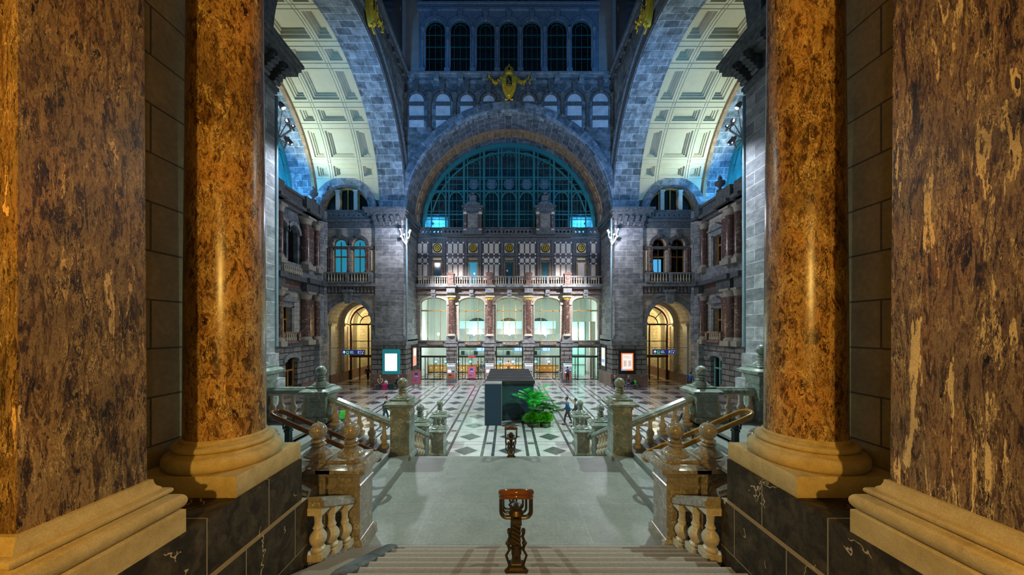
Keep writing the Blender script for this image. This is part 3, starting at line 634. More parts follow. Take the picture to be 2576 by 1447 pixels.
    for yy in (cy_, cy_+1.02, 35.2, 28.8):
        for z0, z1, ex in ((9.55, 10.5, .75), (10.45, 10.9, 1.05), (17.2, 17.5, 1.1), (17.5, 18.7, .75)): mb.box(*hx(XW-ex, XW), yy-.5, yy+.5, z0, z1)
    struct('cornices', mb, 'dledge', S)
    mb = MB(); mb.box(*hx(XW-.15, XW+.5), 15.8, 36, 9.8, 10.45); struct('frieze', mb, 'granite', S)
    mb = MB(); mb.box(*hx(XW-.3, XW), 15.8, 36, 10.85, 12.1); struct('balcony_dado', mb, 'ledge', S)
    cl = MB(); cb_ = MB()
    for yy in ((cy_, 29.2, 34.9) if s < 0 else (cy_, 34.5, 29.3)):
        rr = .42 if yy == cy_ else .28
        for z0, h in ((5.3, 3.6), (12.5, 3.6)):
            cl.lathe([(rr, 0), (rr*1.02, .8), (rr*.94, h)], s*(XW-.38), yy, z0, 18)
            cb_.lathe([(rr*1.35, -.35), (rr*1.35, -.2), (rr*1.15, -.1), (rr*1.0, 0)], s*(XW-.38), yy, z0, 18); cb_.lathe([(rr, h), (rr*1.2, h+.3), (rr*1.45, h+.5)], s*(XW-.38), yy, z0, 18)
            cb_.cb(s*(XW-.38), yy, z0-.55, rr*2.9, rr*2.9, .45); cb_.cb(s*(XW-.38), yy, z0+h+.6, rr*3.1, rr*3.1, .2)
    cy2 = cy_+.95 if s < 0 else cy_+.85
    for z0, h in ((5.3, 3.6), (12.5, 3.6)): cl.cb(s*(XW-.2), cy2, z0+h/2, .5, .6, h)
    struct('red_marble_columns', cl, 'redm', S); struct('column_bases_and_capitals', cb_, 'capst', S)
    mb = MB()
    for z0, z1 in ((5.0, 8.0),)+(((12.2, 15.0),) if s > 0 else ()):
        for yy in (wy-.78, wy+.78): mb.box(*hx(XW-.15, XW), yy-.17, yy+.17, z0-.1, z1+.1)
        mb.box(*hx(XW-.15, XW), wy-.95, wy+.95, z1, z1+.6); mb.prism([(wy-1.15, z1+.6), (wy+1.15, z1+.6), (wy, z1+1.25)], s*(XW-.4), s*XW, 'x'); mb.box(*hx(XW-.45, XW), wy-1.2, wy+1.2, z1+.5, z1+.68)
    for q in range(11):
        a = 180*q/10
    mb.prism(archhole(dy, 1.25, 0, 3.1, .75, 10)[2:]+[(dy-.87, 3.1)]+arc(dy, 3.1, .87, 180, 0, 10, .36), s*(XW-.42), s*(XW-.25), 'x')
    if s < 0:
        for yy in (29.9, 31.6): band(mb, yy, 14.9, .75, 1.05, s*(XW-.2), s*XW, axis='x', n=14)
    struct('window_surrounds', mb, 'ledge', S)
    mb = MB()
    for k in range(6): mb.lathe([(.05, 0), (.1, .12), (.1, .25), (.05, .45), (.09, .65), (.09, .7)], s*(XW-.45), wy-.85+k*.3, 4.95, 8)
    if s < 0:
        for k in range(10): mb.lathe([(.05, 0), (.1, .12), (.1, .25), (.05, .45), (.09, .65), (.09, .7)], s*(XW-.5), 29.6+k*.27, 11.0, 8)
    struct('balusters', mb, 'balu', S)
    mb = MB(); mb.box(*hx(XW-.6, XW-.3), wy-1.1, wy+1.1, 5.65, 5.8); mb.box(*hx(XW-.6, XW-.3), wy-1.1, wy+1.1, 4.75, 4.95)
    for q in (-1, 1): mb.cb(s*(XW-.45), wy+q*1.1, 5.3, .3, .3, 1.0)
    struct('balconette', mb, 'granite', S)
    wf = semp('window_%d' % (5 if s < 0 else 6))
    mb = MB(); mb.box(*hx(XW+.42, XW+.47), wy-.7, wy+.7, 4.9, 8.1); mb.box(*hx(XW+.42, XW+.47), 29, 34, 12.0, 15.9); struct('pane', mb, 'blackglass', wf)
    mb = MB()
    for z0, z1 in ((5.0, 8.0), (12.2, 15.0)):
        for yy in (wy-.56, wy, wy+.56): mb.box(*hx(XW+.3, XW+.4), yy-.06, yy+.06, z0, z1 if yy != wy else z0+1.9)
        mb.box(*hx(XW+.28, XW+.4), wy-.6, wy+.6, z0+1.85, z0+2.0)
        if s < 0: break
    struct('window_frame', mb, 'doorw', wf)
    df = semp('door_%d' % (3 if s < 0 else 4))
    mb = MB(); mb.box(*hx(XW+.2, XW+.25), dy-.85, dy+.85, 0, 3.5); struct('pane', mb, 'blackglass', df)
    mb = MB()
    for yy in (dy-.8, dy, dy+.8): mb.box(*hx(XW+.1, XW+.2), yy-.07, yy+.07, 0, 3.4 if s > 0 or yy != dy else 2.2)
    for z_ in (.05, 2.2): mb.box(*hx(XW+.08, XW+.2), dy-.85, dy+.85, z_, z_+.15)
    if s < 0: mb.box(*hx(XW+.1, XW+.2), dy-.8, dy+.8, 0, .8)
    struct('door_frame', mb, 'doorw' if s < 0 else 'green_door', df)
    mb = MB(); mb.box(*hx(XW-.55, XW-.2), 15.8, dy-1.0, 0, .9); mb.box(*hx(XW-.55, XW-.2), dy+1.0, 36, 0, .9); struct('granite_footing', mb, 'granite', S)
    # urn / figure on the cornice
    u = thing('stone_urn' if s > 0 else 'stone_finial', 'carved stone urn on the cornice corner before the blue-lit %s window' % SN[s] if s > 0 else 'dark carved finial on the cornice in front of the blue-lit left arch', 'urn', (s*19.45, 33.9 if s < 0 else 31.5, 18.75))
    mb = MB(); mb.lathe([(.3, 0), (.3, .12), (.12, .2), (.12, .35), (.42, .62), (.46, .85), (.2, 1.0), (.16, 1.1), (.2, 1.2), (.05, 1.45), (0, 1.5)], 0, 0, 0, 14); mb.build('body', 'dledge', u)
# ---- front hall wall above the big arch
W = semp('wall_front'); zt = PZ(190, YF); ZA = 18.0; RO, RI = 11.7, 10.7
mb = MB(); mb.prism([(-XH-.2, 18.4), (-RI, 18.4)]+arc(0, ZA, RI, 177.8, 2.2, 60)+[(RI, 18.4), (XH+.2, 18.4), (XH+.2, zt), (-XH-.2, zt)], YF, YF+.6, 'y'); struct('masonry', mb, 'blue', W, smooth=False)
def uvring(r0, r1, y0, y1, mat, name, zc=ZA, n=72):
    mb = MB(); uv = []
    for i in range(n+1):
        a = PI*i/n
        for r, y in ((r0, y0), (r1, y1)): mb.v.append((r*cos(a), y, zc+r*sin(a))); uv.append((y if abs(y0-y1) > .3 else r, RI*a) if mat == 'blue_arch2' else (RI*a, r*1.0))
    for i in range(n): mb.f.append((2*i, 2*i+1, 2*i+3, 2*i+2))
    return struct(name, mb, mat, W, uvs=uv)
mb = MB(); uv = []
n = 72
for i in range(n+1):
    a = PI*i/n
    for r, y in ((RO, YF-.02), (RO, YF-.22), (RI+.12, YF-.22), (RI, YF+.1)):
        mb.v.append((r*cos(a)*min(1, 10.88/max(abs(r*cos(a)), .01)) if abs(r*cos(a)) > 10.88 else r*cos(a), y, ZA+r*sin(a))); uv.append((RI*a*.72, (r*1.0 if r == RO else 11.1)))
for i in range(n):
    for k in range(3): mb.f.append((4*i+k, 4*i+k+1, 4*i+4+k+1, 4*i+4+k))
struct('voussoir_ring', mb, 'blue_arch', W, uvs=uv)
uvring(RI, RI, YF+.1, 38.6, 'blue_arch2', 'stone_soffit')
mb = MB(); band(mb, 0, ZA, RI-.12, RI+.2, 38.6, 40.2, n=60); struct('brown_soffit_band', mb, 'brown', W)
mb = MB()
for k in range(24):
    a = math.radians(3.75+7.5*k); x_, z_ = (RI-.2)*cos(a), (RI-.2)*sin(a)
    b0 = len(mb.v); mb.cb(0, 39.4, 0, .75, .9, .16); mb.xf(Matrix.Translation((x_, 0, ZA+z_)) @ Matrix.Rotation(PI/2-a, 4, 'Y'), b0)
struct('soffit_panels', mb, 'brown', W)
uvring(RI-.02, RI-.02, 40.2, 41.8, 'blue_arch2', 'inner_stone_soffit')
# niches with pale panels
pan = MB(); fr = MB(); col_ = MB()
for k, (pxc, wpx) in enumerate(((1047.4, 37), (1113.9, 35.5), (1173.8, 32), (1229.5, 29), (1330, 29), (1385.4, 32), (1445.6, 35.5), (1510.9, 38.5))):
    x_ = PX(pxc, YF-.1); hw = wpx*YF/F/2; z1 = PZ(255, YF); zb = PZ(320, YF)
    ring = lambda z_: math.sqrt(max(0, RO**2-x_**2))+ZA
    zlow = max(zb, ring(0)-.35)
    if zlow < z1: pan.prism([(x_-hw, zlow), (x_+hw, zlow), (x_+hw, z1)]+arc(x_, z1, hw, 0, 180, 12)[1:], YF-.03, YF, 'y')
    else: pan.prism(arc(x_, z1, hw, 0, 180, 12), YF-.03, YF, 'y')
    for zz in (PZ(262, YF), PZ(297.5, YF)):
        if zz > zlow: fr.cb(x_, YF-.05, zz, 2*hw+.1, .12, .42)
    band(fr, x_, z1, hw+.02, hw+.22, YF-.16, YF, n=16); band(fr, x_, z1, hw+.34, hw+.56, YF-.24, YF, n=16)
    fr.prism([(x_-.16, z1+hw), (x_+.16, z1+hw), (x_+.34, zt-.7), (x_-.34, zt-.7)], YF-.45, YF, 'y')
for pxc in (1018, 1081, 1144, 1201.7, 1357.8, 1415.5, 1478, 1541):
    x_ = PX(pxc, YF); z0 = max(PZ(330, YF), ZA+math.sqrt(max(0, RO**2-min(abs(x_), 11)**2))-.2); z1 = PZ(240, YF)
    if z1 > z0+.3: col_.lathe([(.28, 0), (.3, .2), (.2, .35), (.2, max(.4, z1-z0-.5)), (.34, z1-z0-.1), (.36, z1-z0)], x_, YF-.2, z0, 10)
    fr.lathe([(.32, -.12), (.28, 0), (.1, 0)], x_, YF-.02, PZ(221, YF), 14, axis='y')
struct('pale_niche_panels', pan, 'niche', W); struct('niche_mouldings', fr, 'dledge', W); struct('niche_colonnettes', col_, 'dledge', W)
mb = MB()
for z0, z1, ex in ((zt-.9, zt-.6, .2), (zt-.3, zt-.1, .35), (zt-.12, zt+.05, .55)): mb.box(-XH, XH, YF-ex, YF, z0, z1)
for k in range(9): mb.cb(-10+k*2.5, YF-.3, zt-.45, .5, .5, .6)
struct('hall_cornice', mb, 'ledge', W)
YT = YF+.15
mb = MB(); mb.box(-XH-.3, XH+.3, YT+.35, YT+.6, zt, 52); struct('night_backing', mb, 'blackglass', W)
mb = MB()
for s in (-1, 1): mb.box(*sorted((PX(1280-s*225.0, YT) , PX(1280-s*290, YT))), YT-.15, YT+.4, zt+.05, 50)
struct('beige_pilasters', mb, 'beige', W)
# clerestory windows
zb = PZ(186, YT); zsp = PZ(75, YT); xs = [PX(v, YT) for v in (1095, 1157.8, 1221.7, 1279.7, 1338, 1401.4, 1463.2)]; hws = [1.02, 1.02, .93, .93, .93, 1.02, 1.02]
fr = MB(); out = rect(PX(1052, YT), PX(1506, YT), zt+.02, PZ(28, YT)); holes = [archhole(x_, h_, zb, zsp, None, 16) for x_, h_ in zip(xs, hws)]
fr.prism(out, YT, YT+.3, 'y', holes)
for x_, h_ in zip(xs, hws):
    band(fr, x_, zsp, h_+.02, h_+.16, YT-.12, YT+.02, n=20); band(fr, x_, zsp, h_+.22, h_+.36, YT-.16, YT+.02, n=20)
    fr.prism([(x_-.12, zsp+h_-.1), (x_+.12, zsp+h_-.1), (x_+.3, PZ(30, YT)), (x_-.3, PZ(30, YT))], YT-.3, YT, 'y')
for pxv in (1063, 1126, 1190, 1251, 1309, 1370, 1432, 1495):
    x_ = PX(pxv, YT); fr.lathe([(.2, 0), (.2, .5), (.14, .65), (.12, 2.9), (.17, 3.0), (.17, 3.15), (.12, 3.25), (.12, 3.9), (.22, 4.2), (.24, 4.4)], x_, YT-.1, zb+.3, 10); fr.cb(x_, YT-.1, zb, .62, .4, .9)
fr.box(PX(1050, YT), PX(1508, YT), YT-.25, YT+.1, PZ(28, YT), PZ(22, YT)); fr.box(PX(1050, YT), PX(1508, YT), YT-.12, YT+.3, PZ(22, YT), PZ(10, YT)); fr.box(PX(1050, YT), PX(1508, YT), YT-.3, YT+.1, PZ(14, YT), PZ(9, YT))
band(fr, 0, PZ(9, YT), 9.2, 9.6, YT, YT+.2, n=40)
for r_ in (1.5, 2.2): band(fr, 0, PZ(9, YT), r_-.1, r_, YT, YT+.2, n=24)
for a in range(10, 175, 10): fr.tube([(2.0*cos(math.radians(a)), YT+.1, PZ(9, YT)+2.0*sin(math.radians(a))), (9.3*cos(math.radians(a)), YT+.1, PZ(9, YT)+9.3*sin(math.radians(a)))], .06, 6)
for q in (-1, 1):
    fr.lathe([(1.1, -.05), (1.1, .05), (.95, .05), (.95, -.05)], q*8.2, YT+.1, PZ(5, YT)+.5, 20, axis='y')
struct('clerestory_frame', fr, 'bframe', W)
for k, (x_, h_) in enumerate(zip(xs, hws)):
    w_ = semp('window_%d' % (7+k)); mb = MB()
    for dx in (-h_*.62, 0, h_*.62): mb.cb(x_+dx, YT+.12, (zb+zsp)/2, .045, .06, zsp-zb)
    mb.cb(x_, YT+.12, zsp+h_/2, .045, .06, h_)
    for zz in (zb+.18, zb+.36, zb+1.6+.05, zb+2.9, zb+4.15): mb.cb(x_, YT+.12, zz, 2*h_, .07, .05)
    band(mb, x_, zsp, h_*.60, h_*.60+.05, YT+.1, YT+.15, n=16); band(mb, x_, zsp, h_-.06, h_, YT+.1, YT+.15, n=16)
    for a in (50, 130): mb.tube([(x_+h_*.62*cos(math.radians(a)), YT+.12, zsp+h_*.62*sin(math.radians(a))), (x_+h_*cos(math.radians(a)), YT+.12, zsp+h_*sin(math.radians(a)))], .025, 5)
    struct('window_frame', mb, 'iron', w_)
# ---- big glazed arch
gy = 41.6; G = semp('window_14'); mb = MB()
def gx_(v): return PX(1020+v/4.954, gy)
def gz_(v): return PZ(330+v/4.954, gy)
band(mb, 0, ZA, RI-.55, RI-.05, gy-.2, gy+.1, n=72); band(mb, 0, ZA, RI-1.25, RI-1.08, gy-.1, gy+.05, n=60, a0=14, a1=166)
def hv(x_, r=RI-.3): return ZA+math.sqrt(max(.01, r*r-x_*x_))
for v, w_ in ((505, .16), (545, .16), (730, .24), (775, .12), (930, .12), (980, .26), (1160, .18), (1200, .16), (1380, .16), (1415, .18), (1600, .26), (1650, .12), (1800, .12), (1850, .24), (2030, .16), (2070, .16), (325, .12), (2245, .12)):
    x_ = gx_(v); mb.box(x_-w_/2, x_+w_/2, gy-.12, gy+.06, 17.4, hv(x_))
for v in (420, 590, 640, 1050, 1095, 1270, 1310, 1485, 1530, 1915, 1960, 2140, 2185, 850, 1720):
    x_ = gx_(v); mb.box(x_-.02, x_+.02, gy-.05, gy+.02, 17.4, hv(x_, RI-.9))
for v, w_ in ((465, .05), (578, .12), (602, .05), (665, .03), (750, .2), (870, .05), (1000, .05), (1040, .12), (1105, .05)):
    z_ = gz_(v); h_ = math.sqrt(max(0, (RI-.3)**2-(z_-ZA)**2)); mb.box(-h_, h_, gy-.08, gy+.04, z_-w_/2, z_+w_/2)
for v, rr in ((415, 78), (635, 78), (853, 72), (1075, 80), (1290, 82), (1510, 80), (1730, 72), (1945, 78), (2160, 75)):
    band(mb, gx_(v), gz_(840), rr/4.954*gy/F-.07, rr/4.954*gy/F+.05, gy-.16, gy+.02, n=20)
for v, zt_ in ((853, 355), (1075, 275), (1290, 250), (1510, 275), (1730, 355)):
    r_ = 70/4.954*gy/F; band(mb, gx_(v), gz_(zt_+70), r_-.04, r_+.04, gy-.12, gy+.02, n=20)
    band(mb, gx_(v), gz_(zt_+70), .28, .33, gy-.06, gy+.0, n=14)
fl_ = MB()
for v in (853, 1075, 1290, 1510, 1730):
    cx_, cz_ = gx_(v), gz_(662)
    for r0 in (.60, .44, .13): band(fl_, cx_, cz_, r0-.035, r0, gy-.08, gy, 0, 360, 24)
    for a in range(0, 360, 60): band(fl_, cx_+.26*cos(math.radians(a)), cz_+.26*sin(math.radians(a)), .10, .13, gy-.08, gy, 0, 360, 10)
struct('iron_frame', mb, 'iron', G); struct('iron_rosettes', fl_, 'blueiron', G)
mb = MB(); mb.prism([(RI-.3, 17.3)]+arc(0, ZA, RI-.3, 0, 180, 48)+[(-RI+.3, 17.3)], gy+.06, gy+.09, 'y'); struct('pane', mb, 'dglass', G)
R = semp('wall_gallery_room'); mb = MB(); mb.box(-12, 12, 46, 46.3, 16.6, 30); mb.box(-12, 12, 41.7, 46, 16.6, 17.2); mb.box(-12, -11.5, 41.7, 46, 17, 24); mb.box(11.5, 12, 41.7, 46, 17, 24); mb.box(-10, 10, 45.2, 46, 24, 26.5)
struct('room_walls', mb, 'blue', R, smooth=False)
mb = MB(); mb.box(-7.6, -7.4, 42.2, 45.2, 17.2, 19.9); mb.box(7.4, 7.6, 42.2, 45.2, 17.2, 19.9); mb.box(-11.5, -7.4, 42.2, 45.2, 19.9, 20.0); mb.box(7.4, 11.5, 42.2, 45.2, 19.9, 20.0); mb.box(-11.5, -7.4, 45.0, 45.2, 17.2, 19.9); mb.box(7.4, 11.5, 45.0, 45.2, 17.2, 19.9); struct('added_lamp_enclosures', mb, 'white', R, smooth=False)  # added white compartments confine the lamp light to the window's lower corners
# ---- arcade wall of the ticket hall
A = semp('wall_arcade'); BC = [PX(v, YW) for v in (1091.3, 1186.6, 1281.5, 1376.5, 1471.6)]; CC = [PX(v, YW) for v in (1137, 1232.6, 1329, 1424.5)]
mb = MB(); mb.prism(rect(-11.15, 11.15, 4.55, 10.4), YW, YW+.45, 'y', [archhole(x_, 1.54, 4.7, 9.2, .67, 14) for x_ in BC]); struct('ashlar_wall', mb, 'cream', A, smooth=False)
mb = MB()
for x_ in BC:
    mb.prism(archhole(x_, 1.72, 9.0, 9.2, .82, 14)[2:]+arc(x_, 9.2, 1.54, 180, 0, 14, .67), YW-.12, YW, 'y')
    for q in (-1, 1): mb.box(x_+q*1.6-.06, x_+q*1.6+.06, YW-.1, YW, 4.7, 9.2); mb.box(*sorted((x_+q*1.56, x_+q*2.0)), YW-.16, YW, 8.95, 9.2)
struct('arch_mouldings', mb, 'slab', A)
mb = MB(); px0 = [x_-.55 for x_ in CC]
for x_ in CC:
    mb.cb(x_, YW, 1.95, 1.1, .9, 3.9)
    for k in range(7): mb.cb(x_, YW-.03, .85+k*.48, 1.16, .96, .38)
for s in (-1, 1): mb.cb(s*10.95, YW, 2, .55, .8, 4.3)
struct('rusticated_pillars', mb, 'rust', A)
mb = MB()
for x_ in CC: mb.cb(x_, YW-.05, 4.2, 1.35, 1.1, .5); mb.cb(x_, YW-.05, 4.45, 1.5, 1.25, .14); mb.cb(x_, YW-.1, 4.85, 1.1, .95, .75)
mb.box(-11.1, 11.1, YW-.05, YW+.4, 3.95, 4.6); mb.box(-11.1, 11.1, YW-.2, YW+.4, 4.55, 4.68)
struct('lintel', mb, 'ledge', A)
mb = MB(); gb = MB()
for x_ in BC:
    mb.cb(x_+.15, YW-.12, 4.32, 1.95, .12, .36)
    for q in (-1, 1): gb.ball(x_+.15+q*.75, YW-.19, 4.32, .085, 8)
struct('name_tablets', mb, 'tan', A); struct('gilt_bosses', gb, 'gold', A)
mb = MB()
mb.box(-11.15, 11.15, YW-.25, YW+.4, 10.35, 10.95); struct('frieze', mb, 'granite', A)
mb = MB(); mb.box(-11.15, 11.15, YW-.9, YW+.4, 11.0, 11.2); mb.box(-11.15, 11.15, YW-.7, YW+.4, 10.85, 11.0); mb.box(-11.15, 11.15, YW-.35, YW, 10.25, 10.38)
for x_ in CC: mb.cb(x_, YW-.55, 10.62, 1.0, .9, .6); mb.cb(x_, YW-.6, 11.08, 1.4, 1.2, .22)
for x_ in BC:
    mb.prism([(x_-.2, 9.75), (x_+.2, 9.75), (x_+.3, 10.3), (x_-.3, 10.3)], YW-.4, YW, 'y'); mb.cb(x_, YW-.25, 10.6, .5, .5, .6)
    mb.ball(x_, YW-.42, 10.05, .16, 8)
struct('balcony_cornice', mb, 'ledge', A)
# engaged columns : things
colt = None
for k, x_ in enumerate(CC):
    names = ['leftmost', 'second from the left', 'second from the right', 'rightmost']
    lab = 'red marble column between the ticket hall windows, %s of the four' % names[k]
    if colt is None:
        colt = thing('marble_column', lab, 'column', (x_, YW-.35, 5.22), 0, 'red columns of the ticket hall arcade')
        MB().lathe([(.36, .25), (.365, 1.2), (.33, 4.3)], 0, 0, 0, 24).build('shaft', 'redm', colt)
        MB().lathe([(.5, 0), (.5, .1), (.42, .14), (.42, .2), (.38, .25)], 0, 0, 0, 24).build('base', 'slab', colt)
        mb = MB(); mb.lathe([(.34, 4.3), (.37, 4.34), (.36, 4.42), (.46, 4.58)], 0, 0, 0, 24); mb.build('capital', 'gold', colt)
        MB().cb(0, 0, 4.68, 1.1, 1.0, .16).build('abacus', 'slab', colt)
    else: dup(colt, (x_, YW-.35, 5.22), 0, lab)
# windows of the arcade, doors beneath
for k, x_ in enumerate(BC):
    w_ = semp('window_%d' % (15+k)); mb = MB(); gl = MB()
    for q in (-.75, .75):
        mb.lathe([(.07, 0), (.07, .3), (.04, .4), (.045, 2.0), (.07, 2.1), (.04, 2.2), (.04, 5.0)], x_+q, YW+.15, 4.7, 8); mb.ball(x_+q, YW+.15, 8.24, .13, 8)
    mb.cb(x_, YW+.15, 8.24, 3.08, .08, .14); mb.cb(x_, YW+.15, 8.34, 3.08, .06, .03); band(mb, x_, 9.15, 1.46, 1.54, YW+.1, YW+.2, rz0=.58, rz1=.66, n=14)
    struct('brass_mullions', mb, 'goldp', w_)
    mb = MB()
    for q in (-1.5, 0, 1.5): mb.cb(x_+q, YW+.25, 7.2, .03, .04, 5.0)
    struct('steel_mullions', mb, 'grey', w_)
    mb = MB(); mb.box(x_-1.54, x_+1.54, YW+.27, YW+.29, 4.7, 9.8); struct('pane', mb, 'glass', w_)
    d_ = semp('door_%d' % (5+k)); mb = MB(); y0, y1 = YW+.05, YW+.17
    for q in (-1.58, 1.58): mb.box(x_+q-.07, x_+q+.07, y0, y1, 0, 3.95)
    mb.box(x_-1.6, x_+1.6, y0, y1, 3.8, 3.95); mb.box(x_-1.6, x_+1.6, y0-.05, y1+.05, 2.62, 2.85); mb.box(x_-1.6, x_+1.6, y0, y1, 0, .05)
    op = {0: (-.9, 0, .9), 1: (-.95, .95, 0), 2: (-.95, .95), 3: (-1.05, .85), 4: (-1.0, .9)}[k]
    for q in op:
        for e in (-.16, .16) if abs(q) > .1 else (0,): mb.box(x_+q+e-.035, x_+q+e+.035, y0, y1, .03, 2.65)
        if abs(q) > .1: mb.box(x_+q-.19, x_+q+.19, y0, y1, 0, .1)
        else: pass
    mb.box(x_-1.3 if k < 2 else x_-1.5, x_+1.3 if k < 2 else x_-1.0, y0, y1, 0, .08)
    struct('door_frame', mb, 'dframe', d_)
    mb = MB(); mb.box(x_-1.54, x_+1.54, y0+.05, y0+.06, 2.85, 3.8); mb.box(x_-1.54, x_-.9, y0+.05, y0+.06, .05, 2.65); mb.box(x_+.8, x_+1.54, y0+.05, y0+.06, .05, 2.65)
    if k < 2: mb.box(x_-.9, x_+.8, y0+.03, y0+.04, .05, 2.65)
    struct('pane', mb, 'glass', d_)
    mb = MB()
    for q in (-1.2, 1.2): mb.cb(x_+q, y0-.03, 1.15, .16, .02, .12)
    struct('door_sticker', mb, 'white', d_)
    if k == 1: mb = MB(); mb.cb(x_+.0, y0-.08, 2.74, .85, .05, .12); struct('red_display_bar', mb, 'ledr', d_)
# ---- second storey: doors, inlay, medallions
U = semp('wall_upper_storey'); YU = YW+.35
DC = [PX(v, YU) for v in (1100.5, 1190.5, 1281.2, 1371.5, 1461.6)]
mb = MB(); mb.box(-11.15, 11.15, YU, YU+.4, 11.1, 17.1); struct('dark_stone_wall', mb, 'dledge', U)
sl = MB(); rd = MB(); sq_ = MB()
gc = [1056.2, 1145.7, 1236, 1326.3, 1416.6, 1506]
for gi, gpx in enumerate(gc):
    x_ = PX(gpx, YU); st_ = 13.6*YU/F
    rd.box(max(-11.1, x_-1.1), min(11.1, x_+1.1), YU-.04, YU, 11.3, PZ(609, YU))
    for j in (-1, 0, 1):
        xx = x_+j*st_
        if abs(xx) > 10.85: continue
        for (a, b_) in ((613.3, 637.8), (650, 661.5), (666, 705)): sl.box(xx-.245, xx+.245, YU-.07, YU-.03, PZ(b_, YU), PZ(a, YU))
        zc_ = PZ(655.7, YU)
        if (j+gi) % 2: sq_.lathe([(.15, -.02), (.15, .02)], xx, YU-.08, zc_, 14, axis='y')
        else: sq_.prism([(xx-.19, zc_), (xx, zc_-.19), (xx+.19, zc_), (xx, zc_+.19)], YU-.1, YU-.06, 'y')
    for j in (-1.5, -.5, .5, 1.5):
        if abs(x_+j*st_) > 10.95: continue
        for yy in (611, 640, 648.2, 663.8): sq_.cb(x_+j*st_, YU-.07, PZ(yy, YU), .17, .06, .17)
struct('red_marble_inlay', rd, 'redd', U); struct('cream_marble_slabs', sl, 'slab', U); struct('white_marble_inlay', sq_, 'sq', U)
mb = MB(); tb = MB()
for x_ in DC:
    for q in (-1, 1): mb.box(*sorted((x_+q*.72, x_+q*1.0)), YU-.12, YU, 11.2, PZ(606, YU)); mb.box(*sorted((x_+q*.75, x_+q*.97)), YU-.16, YU, 11.2, PZ(648, YU))
    mb.box(x_-1.05, x_+1.05, YU-.28, YU, PZ(645, YU), PZ(641, YU)); mb.box(x_-.7, x_+.7, YU-.1, YU, PZ(657, YU), PZ(647, YU))
    tb.cb(x_, YU-.12, PZ(652.5, YU), 1.0, .04, .2)
mb.box(-11.15, 11.15, YU-.35, YU, PZ(598, YU), PZ(594, YU)); mb.box(-11.15, 11.15, YU-.6, YU+.3, PZ(594, YU), PZ(591, YU))
holes = []
for k in range(46):
    v = 1064+k*9.6
    if abs(v-1190.5) < 28 or abs(v-1370) < 28: continue
    holes.append(arc(PX(v, YU-.3), PZ(583.5, YU-.3), .13, 0, 330, 8))
mb.prism(rect(-11.1, 11.1, PZ(591, YU-.3), PZ(577, YU-.3)), YU-.4, YU-.25, 'y', holes); mb.box(-11.15, 11.15, YU-.5, YU-.15, PZ(578, YU), PZ(575, YU))
for v in (1080, 1117, 1262, 1298, 1441, 1478): mb.cb(PX(v, YU), YU-.38, PZ(583, YU), .34, .3, .85)
struct('dark_mouldings', mb, 'dledge', U); struct('gilt_name_tablets', tb, 'goldp', U)
for k, x_ in enumerate(DC):
    d_ = semp('door_%d' % (10+k)); mb = MB()
    for q in (-.6, .6): mb.cb(x_+q, YU-.1, 12.5, .14, .1, 3.2)
    mb.cb(x_, YU-.1, PZ(659.5, YU), 1.34, .12, .14); mb.cb(x_-.45, YU-.1, 12.4, .06, .06, 3); mb.cb(x_+.45, YU-.1, 12.4, .06, .06, 3); struct('door_frame', mb, 'brown', d_)
    mb = MB(); mb.box(x_-.53, x_+.53, YU-.06, YU-.04, 11.2, PZ(660, YU)); struct('pane', mb, 'slab' if k == 4 else ('litblue' if k == 1 else M.setdefault('tealpane', plain('dark_teal_door_glass', (.03, .10, .13), .1, 0, .3, 1.5))), d_)
    if k in (1, 2): mb = MB(); mb.cb(x_+(.15 if k == 1 else -.25), YU-.09, 13.1 if k == 2 else 12.75, .2, .01, .22); struct('paper_notice', mb, 'white', d_)
    m_ = thing('rose_medallion', 'round gilded grille medallion above the balcony door, %s of the five' % ['leftmost', 'second from the left', 'middle', 'second from the right', 'rightmost'][k], 'medallion', (x_, YU, PZ(624.8, YU)), 0, 'gilded grille medallions over the balcony doors') if k == 0 else dup(m_, (x_, YU, PZ(624.8, YU)), 0, 'round gilded grille medallion above the balcony door, %s of the five' % ['leftmost', 'second from the left', 'middle', 'second from the right', 'rightmost'][k])
    if k == 0:
        MB().cb(0, -.06, 0, 1.15, .1, 1.12).build('square_plate', 'slab', m_)
        MB().lathe([(.53, -.16), (.53, -.1), (.40, -.14), (.40, -.2), (.50, -.24), (.53, -.16)], 0, 0, 0, 24, axis='y').build('dark_ring', 'bronze', m_)
        MB().lathe([(.42, -.13), (0, -.13)], 0, 0, 0, 24, axis='y').build('dark_disc', 'bronze', m_)
        mb = MB(); mb.lathe([(.40, -.15), (.40, -.2), (.34, -.2), (.34, -.15)], 0, 0, 0, 24, axis='y'); mb.lathe([(.16, -.15), (.16, -.2), (.1, -.2), (.1, -.15)], 0, 0, 0, 16, axis='y')
        for a in range(0, 360, 30): mb.tube([(.15*cos(math.radians(a)), -.18, .15*sin(math.radians(a))), (.36*cos(math.radians(a)), -.18, .36*sin(math.radians(a)))], .022, 5)
        mb.build('gilded_rose', 'gold', m_)
